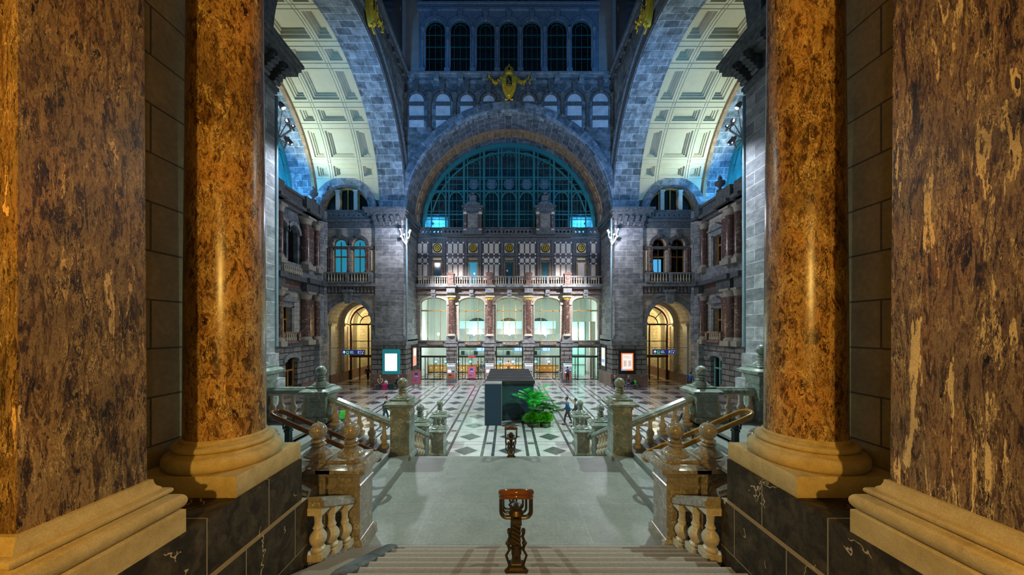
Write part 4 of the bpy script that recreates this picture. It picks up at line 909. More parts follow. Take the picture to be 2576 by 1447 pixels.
# aedicules (stone shrines on the parapet)
for k, v in enumerate((1190.5, 1370.2)):
    x_ = PX(v, YU-.4)
    if k == 0:
        a_ = thing('stone_aedicule', 'carved stone shrine with relief panel on the gallery parapet, the left one', 'aedicule', (x_, YU-.7, PZ(592, YU-.7)), 0, 'aedicules on the gallery parapet')
        s_ = (YU-.7)/F
        mb = MB(); mb.cb(0, 0, 9*s_/1, 46*s_, .8, 16*s_); mb.box(-15*s_, 15*s_, -.2, .3, 10*s_, 58*s_)
        mb.sqlathe([(25*s_, 57*s_), (25*s_, 60*s_), (22*s_, 61*s_), (22*s_, 66*s_), (27*s_, 68*s_), (27*s_, 70*s_)], 0, 0, 0, -.6)
        mb.prism([(-26*s_, 70*s_)]+arc(0, 70*s_, 20*s_, 170, 10, 12, 12*s_)+[(26*s_, 70*s_)], -.5, .3, 'y')
        mb.sqlathe([(11*s_, 76*s_), (9*s_, 84*s_), (8*s_, 84*s_), (9*s_, 98*s_), (7*s_, 100*s_), (5*s_, 101*s_)], 0, 0, 0, -.1); mb.lathe([(.12, 100*s_), (.1, 102*s_), (.22, 105*s_), (.2, 108*s_), (.06, 112*s_), (0, 116*s_)], 0, 0, 0, 12)
        mb.build('stone_body', 'dledge', a_)
        for q in (-1, 1):
            pl_ = MB().box(q*19*s_-3*s_, q*19*s_+3*s_, -.42, -.1, 12*s_, 55*s_).build('red_pilaster', 'redm', a_)
            MB().cb(q*19*s_, -.3, 53*s_, 8*s_, .35, 6*s_).build('capital', 'slab', pl_); MB().cb(q*19*s_, -.3, 12*s_, 7.5*s_, .35, 3*s_).build('base', 'slab', pl_)
        mb = MB(); mb.box(-12*s_, 12*s_, -.25, -.2, 13*s_, 52*s_); random.seed(5)
        for i in range(70): mb.ball(random.uniform(-10.5, 10.5)*s_, -.25, random.uniform(15, 50)*s_, random.uniform(1, 2.2)*s_, 6)
        mb.build('relief_panel', 'tan', a_)
        for q in (-1, 1):
            MB().ball(q*11.5*s_, -.35, 52.5*s_, .07, 8).build('gilt_boss', 'gold', a_); MB().ball(q*19*s_, -.5, 64*s_, .07, 8).build('gilt_boss', 'gold', a_)
    else: dup(a_, (x_, YU-.7, PZ(592, YU-.7)), 0, 'carved stone shrine with relief panel on the gallery parapet, the right one')
# balcony balustrade (one thing)
bb = thing('balcony_balustrade', 'long stone balustrade of ivory balusters along the balcony over the ticket hall', 'balustrade', (0, YW-.7, 11.2))
yb = 0
MB().box(-11.1, 11.1, -.12, .14, 0, .18).build('plinth', 'ledge', bb)
MB().box(-11.1, 11.1, -.15, .17, .95, 1.1).build('rail', 'ledge', bb)
bp = MB().lathe([(.09, 0), (.09, .06), (.05, .1), (.085, .25), (.05, .36), (.045, .42), (.08, .55), (.045, .68), (.09, .74), (.09, .78)], 0, 0, 0, 10).build('baluster', 'balu', bb)
bl = []
for i in range(-1, 5):
    a = CC[i] if i >= 0 and i < 4 else (-11.1 if i < 0 else None)
    if a is None: continue
    b_ = CC[i+1] if i+1 < 4 else 11.1
    lo, hi = a+.36, b_-.36; mid = (lo+hi)/2; n_ = int((hi-lo)/.27)
    for j in range(n_):
        xx = lo+(j+.5)*(hi-lo)/n_
        if abs(xx-mid) < .2: continue
        bl.append(xx)
for j, xx in enumerate(bl):
    o = bp if j == 0 else bp.copy()
    if j: C.objects.link(o); o.parent = bb
    o.location = (xx, 0, .17)
for x_ in CC:
    mb = MB(); mb.sqlathe([(.42, 0), (.42, .2), (.33, .25), (.33, 1.15), (.43, 1.25), (.45, 1.38), (.3, 1.5)], x_, 0, 0); mb.cb(x_, -.36, .85, .3, .08, .3); mb.build('pier_block', 'granite', bb)
for i in range(5):
    a = -11.1 if i == 0 else CC[i-1]; b_ = 11.1 if i == 4 else CC[i]; MB().cb((a+b_)/2, 0, .56, .3, .26, .8).build('middle_post', 'ledge', bb)
# ---- ticket hall interior
T = semp('wall_ticket_hall'); mb = MB(); mb.box(-11.3, 11.3, 50, 50.3, 0, 11); mb.box(-11.6, -11.2, 41.5, 50, 0, 11); mb.box(11.2, 11.6, 41.5, 50, 0, 11)
struct('white_walls', mb, 'white', T)
mb = MB(); mb.box(-11.6, 11.6, YW+.45, 50.3, 10.95, 11.1); struct('ceiling', mb, 'white')
mb = MB()
for x_ in (-4.6, 0, 4.6): mb.prism([(x_+1.7, 6.0)]+arc(x_, 6.0, 1.7, 0, 180, 16)+[(x_-1.7, 6.0)], 49.9, 50, 'y')
mb.box(-8.2, -7.6, 49.9, 50, 6, 9); struct('dark_arched_recesses', mb, 'dledge', T)
mb = MB(); mb.box(-8.2, 6.2, 45.2, 45.3, 6.1, 7.1); struct('mezzanine_glass', mb, 'mint', T)
mb = MB(); mb.box(-8.2, 6.2, 45.15, 50, 5.35, 6.1); struct('mezzanine_edge', mb, 'grey', T)
mb = MB(); mb.box(7.0, 8.2, 45.0, 45.5, 0, 7.2); mb.box(10.2, 10.9, 43.0, 43.4, 0, 7); struct('concrete_pillars', mb, 'slab', T)
mb = MB(); mb.box(8.25, 10.15, 45.4, 45.42, 0, 7.0); struct('mint_glass_partition', mb, 'mint', T)
mb = MB()
for x_ in (8.25, 9.2, 10.15): mb.cb(x_, 45.35, 3.5, .1, .1, 7)
for z_ in (1.3, 2.6, 4.0): mb.cb(9.2, 45.35, z_, 2.0, .1, .08)
struct('partition_frame', mb, 'dframe', T)
# ================================================================== THE STAIRS
RISE, RUN, YL, ZL = .1567, .348, 6.95, 1.58; Y1 = 6.72
def stz(y): return ZL+RISE*max(0, math.ceil((Y1-y)/RUN-1e-6))
ZP = 3.87
for s in (-1, 1):
    # pedestals, pilasters, columns
    side = SN[s]
    p = thing('stone_pedestal', 'dark marble block pedestal wall carrying the %s column and pilaster' % side, 'pedestal', (s*4.8, 3, 0), 0)
    MB().box(*sorted((s*3.5, s*6.6)), -2, 5.62, 3.2, ZP).build('upper_course', 'darkm', p, world=True, smooth=False)
    MB().box(*sorted((s*3.44, s*6.6)), -2, 5.68, 0, 3.2).build('lower_courses', 'darkm', p, world=True, smooth=False)
    c = thing('marble_column', 'polished golden-brown marble column on the %s side of the stairs' % side, 'column', (s*4.2, 4.97, ZP))
    MB().lathe([(.475, .62), (.468, 2.5), (.45, 5), (.425, 9)], 0, 0, 0, 64).build('shaft', 'brec', c)
    mb = MB(); pr = [(.60, .27)]
    pr += [(.60+.085*cos(a), .365+.10*sin(a)) for a in [math.radians(v) for v in range(-90, 91, 15)]]
    pr += [(.59, .475), (.565, .49), (.565, .495)]+[(.545+.045*cos(a), .54+.04*sin(a)) for a in [math.radians(v) for v in range(-90, 91, 20)]]
    pr += [(.53, .582), (.50, .60), (.505, .625), (.48, .65)]
    mb.lathe(pr, 0, 0, 0, 64); mb.build('torus_base', 'base', c)
    mb = MB(); mb.sqlathe([(.66, 0), (.67, .015), (.67, .25), (.66, .27)], 0, 0); mb.build('plinth', 'base', c)
    q = thing('marble_pilaster', 'brown mottled marble pilaster standing left of the left column' if s < 0 else 'cream-streaked brown marble pilaster right of the right column', 'pilaster', (s*4.30, 2.95, ZP))
    mb = MB(); mb.sqlathe([(.60, .60), (.575, 9)], 0, 0, 0, -.15); mb.build('shaft', 'brecL' if s < 0 else 'brecR', q)
    mb = MB(); pr = [(.80, 0), (.80, .235), (.78, .25)]+[(.735+.075*cos(a), .335+.085*sin(a)) for a in [math.radians(v) for v in range(-90, 91, 15)]]
    pr += [(.715, .43), (.71, .435)]+[(.695+.04*cos(a), .475+.035*sin(a)) for a in [math.radians(v) for v in range(-90, 91, 20)]]
    pr += [(.675, .515), (.67, .535), (.645, .56), (.635, .59), (.63, .625), (.60, .63)]
    mb.sqlathe(pr, 0, 0, 0, -.15); mb.build('moulded_base', 'base', q)
    mb = MB(); mb.box(*sorted((s*4.92, s*6.6)), -9, 5.62, ZP, 14); struct('wall_lobby_'+side, mb, 'lobby', smooth=False)
for s in (-1, 1):
    mb = MB(); mb.box(*sorted((s*10.7, s*11.2)), 5.2, 11.95, 0, 24); mb.box(*sorted((s*6.62, s*10.7)), 5.2, 5.6, 0, 24); struct('wall_stair_hall_'+SN[s], mb, 'blue', smooth=False)
mb = MB(); mb.box(-6.6, 6.6, -9, 5.62, 14, 14.3); struct('ceiling_lobby', mb, 'lobby', smooth=False)
mb = MB(); mb.box(-6.6, 6.6, -9.4, -9, 4.2, 14); struct('wall_back', mb, 'lobby', smooth=False)
mb = MB(); mb.box(-3.44, 3.44, -9, .5, 4.1, 4.4); struct('floor_lobby', mb, 'step', smooth=False)
st = thing('upper_staircase', 'wide warm-lit granite steps descending from the camera to the landing', 'stairs', (0, YL, ZL))
for k in range(1, 19):
    y1 = Y1-RUN*(k-1); z1 = ZL+RISE*k; xr = 3.15
    mb = MB(); mb.box(-2.40, xr, y1-RUN-.01, y1-.02, z1-RISE-.04, z1-.035); mb.box(-2.40, xr, y1-RUN-.01, y1+.012, z1-.035, z1)
    sp_ = mb.build('step', 'step', st, world=True)
    sub(MB().box(-2.40, xr, y1-.012, y1+.016, z1-.03, z1+.002), 'pale_nosing', M.setdefault('nosing', plain('pale_step_edge', (.38, .34, .29), .6, 0, .12, 22)), sp_, st)  # paler strip along the front edge of each step
ld = thing('stair_landing', 'broad grey granite stair landing between the two flights', 'landing', (0, 9.4, 0))
MB().box(-3.46, 3.46, 6.69, 11.9, 0, ZL).build('landing_slab', 'stair', ld, world=True, smooth=False)
lf = thing('lower_staircase', 'lower grey steps dropping from the landing to the hall floor', 'stairs', (0, 11.9, 0))
for k in range(1, 10): MB().box(-3.4, 3.4, 11.9+RUN*1.1*(k-1)-.01, 11.9+RUN*1.1*k, 0, ZL-k*.158).build('step', 'stair', lf, world=True)
for s in (-1, 1):
    side = SN[s]; sf = thing('side_staircase', 'short grey side flight climbing %s from the landing' % side, 'stairs', (s*4.9, 9.6, 0))
    xs_ = [3.46, 4.08]+[4.08+.39*k for k in range(1, 7)]
    for k, x_ in enumerate(xs_):
        x1 = xs_[k+1] if k+1 < len(xs_) else 10.45; z1 = ZL+.1575*(k+1)
        mb = MB(); mb.box(*sorted((s*x_, s*(x1+.01))), 6.9 if k < 7 else 6.0, 12.25, z1-.1575 if k else 0, z1-.04); mb.box(*sorted((s*(x_-.02), s*(x1-.01))), 6.9 if k < 7 else 6.0, 12.25, z1-.04, z1)
        if k == 7: mb.box(*sorted((s*x_, s*10.45)), 6.0, 12.25, 0, z1-.1)
        mb.build('step' if k < 7 else 'side_landing', 'stair', sf, world=True)
# kerb ramp on the left of the upper flight
rp = thing('stair_ramp', 'warm-lit stone ramp with raised grey kerb beside the left pedestal', 'ramp', (-2.9, 5.6, ZL))
def rz(y): return ZL+.02+.4503*(Y1+.2-y)
mb = MB(); mb.prism([(6.9, rz(6.9)-.3), (.9, rz(.9)-.3), (.9, rz(.9)), (6.9, rz(6.9))], -3.15, -2.52, 'x'); mb.build('sloping_slab', 'step', rp, world=True)
mb = MB(); sec = [(-.13, -.25), (-.13, .05), (-.10, .085), (-.04, .10), (.04, .10), (.10, .085), (.13, .05), (.13, -.25)]
for y_, e in ((7.0, -.14), (6.9, -.06), (6.7, -.01), (6.3, 0), (5.5, 0), (4.75, 0), (4.6, -.03), (4.5, -.12)):
    for u_, v_ in sec: mb.v.append((-2.40+u_*(1 if -.1 < e else .8), y_, max(ZL, rz(y_)+v_+e)))
for i in range(7):
    for k in range(7): mb.f.append((8*i+k, 8*i+k+1, 8*i+9+k, 8*i+8+k))
mb.f += [tuple(range(8)), tuple(range(56, 64))]; mb.build('raised_kerb', 'bronze' if False else 'dledge', rp, world=True)

# ------------------------------------------------------------------ newels and balustrades
CAP = [(.325, -.02), (.35, .0), (.36, .06), (.40, .08), (.48, .11), (.50, .13), (.50, .20), (.46, .22), (.42, .26), (.38, .28), (.34, .29), (.34, .34), (.28, .36)]
NECK = [(.28, .36), (.28, .39), (.25, .41), (.24, .43), (.15, .49), (.11, .53), (.15, .55), (.16, .57), (.15, .59), (.10, .61), (.10, .62), (.145, .635), (.155, .655), (.14, .675), (.08, .69)]
def newel(label, x_, y_, zb, zc, group=None, k=1.0, mat='greenm', twin=None, cap=1.0):
    t_ = thing('newel_post' if twin is None else 'twin_newel_post', label, 'newel post', (x_, y_, zb), 0, group)
    for q in ((0,) if twin is None else (0, twin)):
        h = zc-zb
        mb = MB(); mb.sqlathe([(.40*k, 0), (.40*k, .12), (.36*k, .17), (.325*k, .19), (.325*k, h-.25), (.345*k, h-.24), (.345*k, h-.18), (.325*k, h-.16), (.325*k, h)], q, 0); mb.build('shaft', mat, t_)
        mb = MB(); cc_ = [(a*k*(cap if a > .34 else 1), b_*k+h) for a, b_ in CAP]; mb.sqlathe(cc_, q, 0); mb.build('cap', mat, t_)
        mb = MB(); mb.lathe([(a*k, b_*k+h) for a, b_ in NECK], q, 0, 0, 28); mb.build('neck', mat, t_)
        mb = MB(); R_ = .178*k; pr = [(max(.0, R_*cos(math.radians(a))), R_*sin(math.radians(a))) for a in range(-84, 78, 9)]+[(.03*k, R_*1.0), (.02*k, R_*1.12), (0, R_*1.16)]
        mb.lathe([(a, b_+h+(.69+.165)*k) for a, b_ in pr], q, 0, 0, 32); mb.build('ball', mat, t_)
    return t_
def balprof(h, r=.135): return [(r*1.05, 0), (r*1.05, .14*h), (r*.8, .15*h), (r*.85, .19*h), (r*.6, .23*h), (r*.95, .33*h), (r*1.02, .40*h), (r*.9, .46*h), (r*.55, .54*h), (r*.5, .58*h), (r*.62, .60*h), (r*.5, .63*h), (r*.42, .70*h), (r*.5, .86*h), (r*.75, .89*h), (r*.8, .92*h)]
def balustrade(label, pts, tops, rail, group=None, h=None, mat='balu', railmat='greenm', rw=1.0, string=None):
    # pts: feet (x,y,z); tops: z of rail underside; rail: ((x,y,z),(x,y,z)) centre-line of rail top
    a, b_ = Vector(rail[0]), Vector(rail[1]); t_ = thing('balustrade', label, 'balustrade', tuple((a+b_)/2-Vector((0, 0, 1.0))), 0, group)
    for (x_, y_, z_), tz in zip(pts, tops):
        h = tz-z_; mb = MB(); pr = balprof(h); mb.lathe(pr[2:], x_, y_, z_, 20); mb.cb(x_, y_, z_+.07*h, .27, .27, .14*h); mb.cb(x_, y_, z_+.97*h, .26, .26, .14*h); mb.build('baluster', mat, t_, world=True)
    d = b_-a; L = d.length
    sec = [(-.19, -.16), (-.15, -.2), (.15, -.2), (.19, -.16), (.19, -.07), (.15, -.04), (.13, 0), (-.13, 0), (-.15, -.04), (-.19, -.07)]
    mb = MB(); hd = Vector((d.x, d.y, 0)).normalized(); sd = Vector((-hd.y, hd.x, 0)); n_ = len(sec)
    for P_ in (a, b_):
        for u_, v_ in sec: mb.v.append(tuple(P_+sd*u_*rw+Vector((0, 0, v_))))
    mb.f = [tuple(range(n_))[::-1], tuple(range(n_, 2*n_))]+[(i, (i+1) % n_, n_+(i+1) % n_, n_+i) for i in range(n_)]
    mb.build('rail', railmat, t_, world=True)
    if string: mb = MB(); mb.prism([(6.93, ZL), (5.7, ZL), (5.7, ZL+.06+.45*1.2), (6.93, ZL+.05)], min(string), max(string), 'x'); mb.build('sloping_plinth', railmat, t_, world=True)
    return t_
for s in (-1, 1):
    side = SN[s]; GN = 'ball-topped newel posts of the grand stairs'
    newel('joined pair of brown-grey marble newels with ball finials, %s side of the landing' % side, s*3.42, 7.22, ZL, 3.02, GN, .98, 'tan', twin=s*.70, cap=1.0)
    newel('tall ball-topped grey-green newel at the far %s corner of the landing' % side, s*3.78, 11.9, ZL, 3.28, GN)
    newel('ball-topped green newel at the head of the %s side flight, behind its sloping rail' % side, s*6.62, 11.9, ZL+.1575*8, 3.70, GN)
    newel('tall green newel outermost on the %s, beside the stone pier' % side, s*8.75, 11.9, ZL+.1575*8, 4.36, GN, 1.08)
    newel('small distant newel at the foot of the lower stairs, outer one on the %s' % side, s*4.05, 15.35, 0, 1.60, GN)
    newel('small distant newel at the foot of the lower stairs, low inner one on the %s' % side, s*3.42, 16.3, 0, 1.05, GN, .85)
    newel('small distant newel at the foot of the lower stairs, farthest on the %s' % side, s*3.62, 17.6, 0, 1.42, GN, .9)
    nf = newel('ball finial newel peeping over the %s column plinth' % side, s*4.52, 6.3, 2.0, 3.15, GN, 1.0, 'tan')
    # sloping balustrade landing -> side landing
    def sz(x_):
        k = sum(1 for v in [3.46, 4.08]+[4.08+.39*j for j in range(1, 7)] if x_ >= v); return ZL+.1575*k
    bx_ = [4.42, 4.85, 5.28, 5.71, 6.12]; ra = lambda x_: 2.80+(x_-4.1)*.41
    balustrade('sloping green marble balustrade of the %s side flight' % side, [(s*x_, 11.9, sz(x_)) for x_ in bx_], [ra(x_)-.19 for x_ in bx_], ((s*4.1, 11.9, ra(4.1)), (s*6.3, 11.9, ra(6.3))))
    bx_ = [7.18, 7.60, 8.02, 8.34]
    balustrade('level green marble balustrade on the %s side landing' % side, [(s*x_, 11.9, 2.94) for x_ in bx_], [3.80]*4, ((s*6.95, 11.9, 3.98), (s*8.42, 11.9, 3.98)))
    mb = MB(); mb.box(*sorted((s*6.9, s*8.42)), 11.68, 12.12, 2.84, 2.94); struct('trim_%d' % (1 if s < 0 else 2), mb, 'greenm')
    ys_ = [6.74, 6.24, 5.80]; rb = lambda y_: 2.68+(6.85-y_)*.45
    balustrade('short sloping balustrade of fat ivory balusters beside the %s pedestal' % side, [(s*3.33, y_, ZL+.06+.45*(6.9-y_)) for y_ in ys_], [rb(y_)-.17 for y_ in ys_], ((s*3.33, 6.88, rb(6.88)), (s*3.33, 5.70, rb(5.70))), railmat='tan', rw=.8, string=(s*3.16, s*3.50))
    ys_ = [12.5+.42*k for k in range(5)]; rc = lambda y_: 2.62-(y_-12.2)*.42
    balustrade('balustrade sloping down the %s side of the lower stairs' % side, [(s*3.72, y_, max(0, rc(y_)-.95)) for y_ in ys_], [rc(y_)-.19 for y_ in ys_], ((s*3.72, 12.25, rc(12.25)), (s*3.72, 15.0, rc(15.0))))
    balustrade('short level balustrade at the foot of the stairs on the %s' % side, [(s*3.75, 15.95+k*.33, 0) for k in range(1, 4)], [.98]*3, ((s*3.78, 15.75, 1.16), (s*3.66, 17.3, 1.16)))
    r_ = balustrade('sloping stone rail stub behind the %s pedestal' % side, [], [], ((s*3.86, 6.55, 2.95), (s*5.6, 6.45, 3.55)), railmat='tan')
# ------------------------------------------------------------------ handrails
def loop(mb, a, b_, hw, r, n=10, axis='y', dz=0):  # racetrack rail between a and b (x,y,z)
    a, b_ = Vector(a), Vector(b_); d = (b_-a); dn = d.normalized(); sd = dn.cross(Vector((0, 0, 1))).normalized(); pts = []
    for k in range(n+1): t_ = PI/2+PI*k/n; pts.append(a+dn*(cos(t_)*hw)+sd*(sin(t_)*hw))
    for k in range(n+1): t_ = -PI/2+PI*k/n; pts.append(b_+dn*(cos(t_)*hw)+sd*(sin(t_)*hw))
    mb.tube([p_+Vector((0, 0, dz)) for p_ in pts], r, 12, closed=True)
def post(t_, x_, y_, z0, z1, hw, axis, mat='bronze', fancy=False, ps=1.0):
    mb = MB(); a = .055*ps
    mb.sqlathe([(a*1.9, 0), (a*1.9, .03), (a*1.2, .06), (a, .1), (a, z1-z0-.30), (a*1.25, z1-z0-.28), (a*1.25, z1-z0-.24), (a, z1-z0-.22), (a, z1-z0-.18)], x_, y_, z0)
    mb.lathe([(.06*ps, -.2), (.10*ps, -.16), (.08*ps, -.13), (.07*ps, -.11), (.09*ps, -.07), (.03, -.03)], x_, y_, z1, 12); mb.build('post', mat, t_, world=True)
    if fancy:
        mb = MB()
        for k in range(6): mb.tube([(x_-a-.004, y_-a-.006, z0+.40+k*.055), (x_+a+.004, y_-a-.006, z0+.33+k*.055)], .009, 5)
        mb.cb(x_, y_-a*.6, z0+.28, .13, .12, .03); mb.cb(x_, y_-a*.6, z0+.66, .13, .12, .03); mb.lathe([(.0, -.08), (.065, 0), (.05, .12)], x_, y_-.06, z0+.22, 6); mb.cb(x_, y_-.03, z0+.06, .2, .1, .03)
        for q in (-1, 1):
            mb.tube([(x_+q*.07, y_-.05, z0+.30), (x_+q*.13, y_-.06, z0+.20), (x_+q*.09, y_-.06, z0+.08), (x_+q*.12, y_-.08, z0)], .016, 7); mb.ball(x_+q*.12, y_-.08, z0+.02, .035, 8)
            mb.tube([(x_+q*.09, y_-.02, z0+.26), (x_+q*.11, y_-.02, z0+.34), (x_+q*.08, y_-.02, z0+.42), (x_+q*.10, y_-.02, z0+.48)], .02, 7); mb.ball(x_+q*.09, y_-.03, z0+.50, .03, 8); mb.ball(x_+q*.105, y_-.03, z0+.34, .035, 8)
        mb.build('scroll_ornament', mat, t_, world=True)
def bracket(t_, c, hw, axis, drop=.22):
    x_, y_, z_ = c; pts = []
    for k in range(0, 9):
        a = PI/2*k/8; pts.append((-hw+.07*(1-cos(a)), -drop+.07*(1-sin(a))))
    prof = [(-hw, 0), (-hw, -drop+.08)]+[(-hw+.08-.08*cos(a), -drop+.08-.08*sin(a)) for a in [PI/2*k/5 for k in range(1, 6)]]
    prof += [(-u_, v_) for u_, v_ in prof[::-1]]
    mb = MB(); mb.tube([(x_+u_, y_, z_+v_) if axis == 'x' else (x_, y_+u_, z_+v_) for u_, v_ in prof], .022, 8); mb.build('bracket', 'bronze', t_, world=True)
def center_rail(label, y0, z0, y1, z1):
    t_ = thing('stair_handrail', label, 'handrail', (0, y0, z0-.95)); sl_ = (z1-z0)/(y1-y0)
    mb = MB(); loop(mb, (0, y0, z0), (0, y1, z1), .195, .042); mb.build('wooden_rail', 'wood', t_, world=True)
    mb = MB(); loop(mb, (0, y0, z0-.055), (0, y1, z1-.055), .20, .030); mb.build('lower_wooden_moulding', 'wood', t_, world=True)
    for y_ in (y0+.02, y0+.22, (y0+y1)/2, y1-.02): bracket(t_, (0, y_, z0+sl_*(y_-y0)-.06), .20, 'x', .27)
    post(t_, 0, y0-.05, z0-.95, z0-.08, .2, 'x', fancy=True)
    post(t_, 0, y1, max(z1-1.04, 0) if z1 > 2 else 0.0, z1-.08, .2, 'x')
center_rail('brown wooden loop handrail on an ornate bronze post, nearest the camera', 4.46, 3.87, 7.05, 2.62)
center_rail('far loop handrail at the lower edge of the landing', 11.95, 2.53, 15.0, 1.0)
for s in (-1, 1):
    t_ = thing('side_handrail', 'dark brown varnished loop handrail rising left over the side flight' if s < 0 else 'golden varnished loop handrail rising right over the side flight', 'handrail', (s*5, 9.4, ZL))
    a, b_ = (s*3.85, 9.4, 2.56), (s*6.35, 9.4, 3.66)
    m_ = 'wood' if s < 0 else 'woodl'
    mb = MB(); loop(mb, a, b_, .23, .048); mb.build('wooden_rail', m_, t_, world=True)
    mb = MB(); loop(mb, a, b_, .235, .034, dz=-.06); mb.build('lower_moulding', m_, t_, world=True)
    for f_ in (.08, .5, .92): x_, z_ = a[0]+(b_[0]-a[0])*f_, a[2]+(b_[2]-a[2])*f_; bracket(t_, (x_, 9.4, z_-.06), .22, 'y')
    for f_, zz in ((.12, 1.9), (.92, 2.84)): x_, z_ = a[0]+(b_[0]-a[0])*f_, a[2]+(b_[2]-a[2])*f_; post(t_, x_, 9.4, zz, z_-.1, .2, 'y', 'dframe', ps=1.2)
    mb = MB()
    for x_, h_ in ((4.9, 2.6), (5.7, 3.0)): mb.sqlathe([(.05, 0), (.05, .55), (.07, .58), (.07, .62), (.03, .66)], s*x_, 8.2, h_-.6)
    mb.box(*sorted((s*4.9, s*6.9)), 8.18, 8.22, 2.9, 2.95); mb.build('iron_barrier', 'dframe', t_, world=True)

# ================================================================== THINGS ON WALLS
def lamp_head(t_, p, d, r=.13):
    d = Vector(d).normalized(); M4 = Matrix.Translation(p) @ d.to_track_quat('Z', 'Y').to_matrix().to_4x4()
    mb = MB(); mb.lathe([(0, -.28), (.5*r, -.27), (.8*r, -.2), (r, 0), (r*1.05, .02), (r*.9, .03)], 0, 0, 0, 14); mb.xf(M4); h = mb.build('lamp_housing', 'grey', t_, world=True)
    mb = MB(); mb.ball(0, 0, 0, r*.85, 10, sz=.4); mb.xf(M4); sub(mb, 'lens', 'lamp', h, t_)
for s in (-1, 1):
    side = SN[s]
    t_ = thing('flood_light_mast', 'slim mast with a cluster of white floodlights on the far %s pier' % side, 'floodlight', (s*10.52, 35.15, 4.8))
    MB().tube([(s*10.52, 35.1, 4.7), (s*10.52, 35.1, 17.4)], .10, 10).build('pole', 'pipe', t_, world=True)
    mb = MB(); L = [(-.5, .62), (-.1, .1), (.42, .32), (-.42, -.08), (.22, -.25), (.5, .5)]
    for dx, dz in L: mb.tube([(s*10.5, 35.0, 14.6), (s*(10.5-dx*.7), 34.7, 15.1+dz*.5), (s*(10.5-dx), 34.6, 15.45+dz)], .03, 6)
    mb.build('bracket_arms', 'lgrey', t_, world=True)
    for dx, dz in L: lamp_head(t_, (s*(10.5-dx), 34.5, 15.5+dz), (-s*dx*.6, -1, -.25), .12)
    t_ = thing('flood_light_pipe', 'tall grey pipe with bright floodlight cluster on the near %s pier' % side, 'floodlight', (s*11.02, 15.95, 5.2))
    MB().tube([(s*10.98, 15.98, 5.2), (s*10.98, 15.98, 16.9)], .11, 12).build('pipe', 'pipe', t_, world=True)
    mb = MB(); L = [(0, 1.1, .12), (.28, .85, .10), (-.2, 1.75, .15), (.05, .1, .12), (.2, 0, .10)]
    mb.tube([(s*10.95, 16.1, 15.0), (s*10.85, 16.4, 14.7), (s*10.7, 16.5, 15.3)], .05, 8); mb.tube([(s*10.95, 16.1, 15.0), (s*10.6, 16.5, 15.6), (s*10.75, 16.5, 16.2)], .04, 8)
    for dx, dz, r in L: mb.tube([(s*10.95, 16.1, 15.0), (s*(10.8-dx), 16.5, 15.0+dz-.12)], .025, 6)
    mb.build('bracket_arms', 'lgrey', t_, world=True)
    for i, (dx, dz, r) in enumerate(L): lamp_head(t_, (s*(10.8-dx), 16.55, 15.0+dz), (-s*.4, -1, .3) if i < 2 else (-s*.6, .3, -1), r)
for k, s in enumerate((-1, 1)):
    t_ = thing('ledge_flood_light', 'small blue-white floodlight inside the %s end of the great arched window' % SN[s], 'floodlight', (s*9.5, 42.6, 19.2))
    mb = MB(); mb.ball(0, 0, 0, .12, 10); mb.build('lens', 'bluelamp', t_); mb = MB(); mb.lathe([(.14, -.12), (.16, .02), (.1, .2), (0, .22)], 0, 0, 0, 10, axis='y'); mb.build('housing', 'grey', t_)
    mb = MB(); mb.tube([(0, 0, 0), (0, .1, 1.2)], .02, 6); mb.build('stem', 'grey', t_)
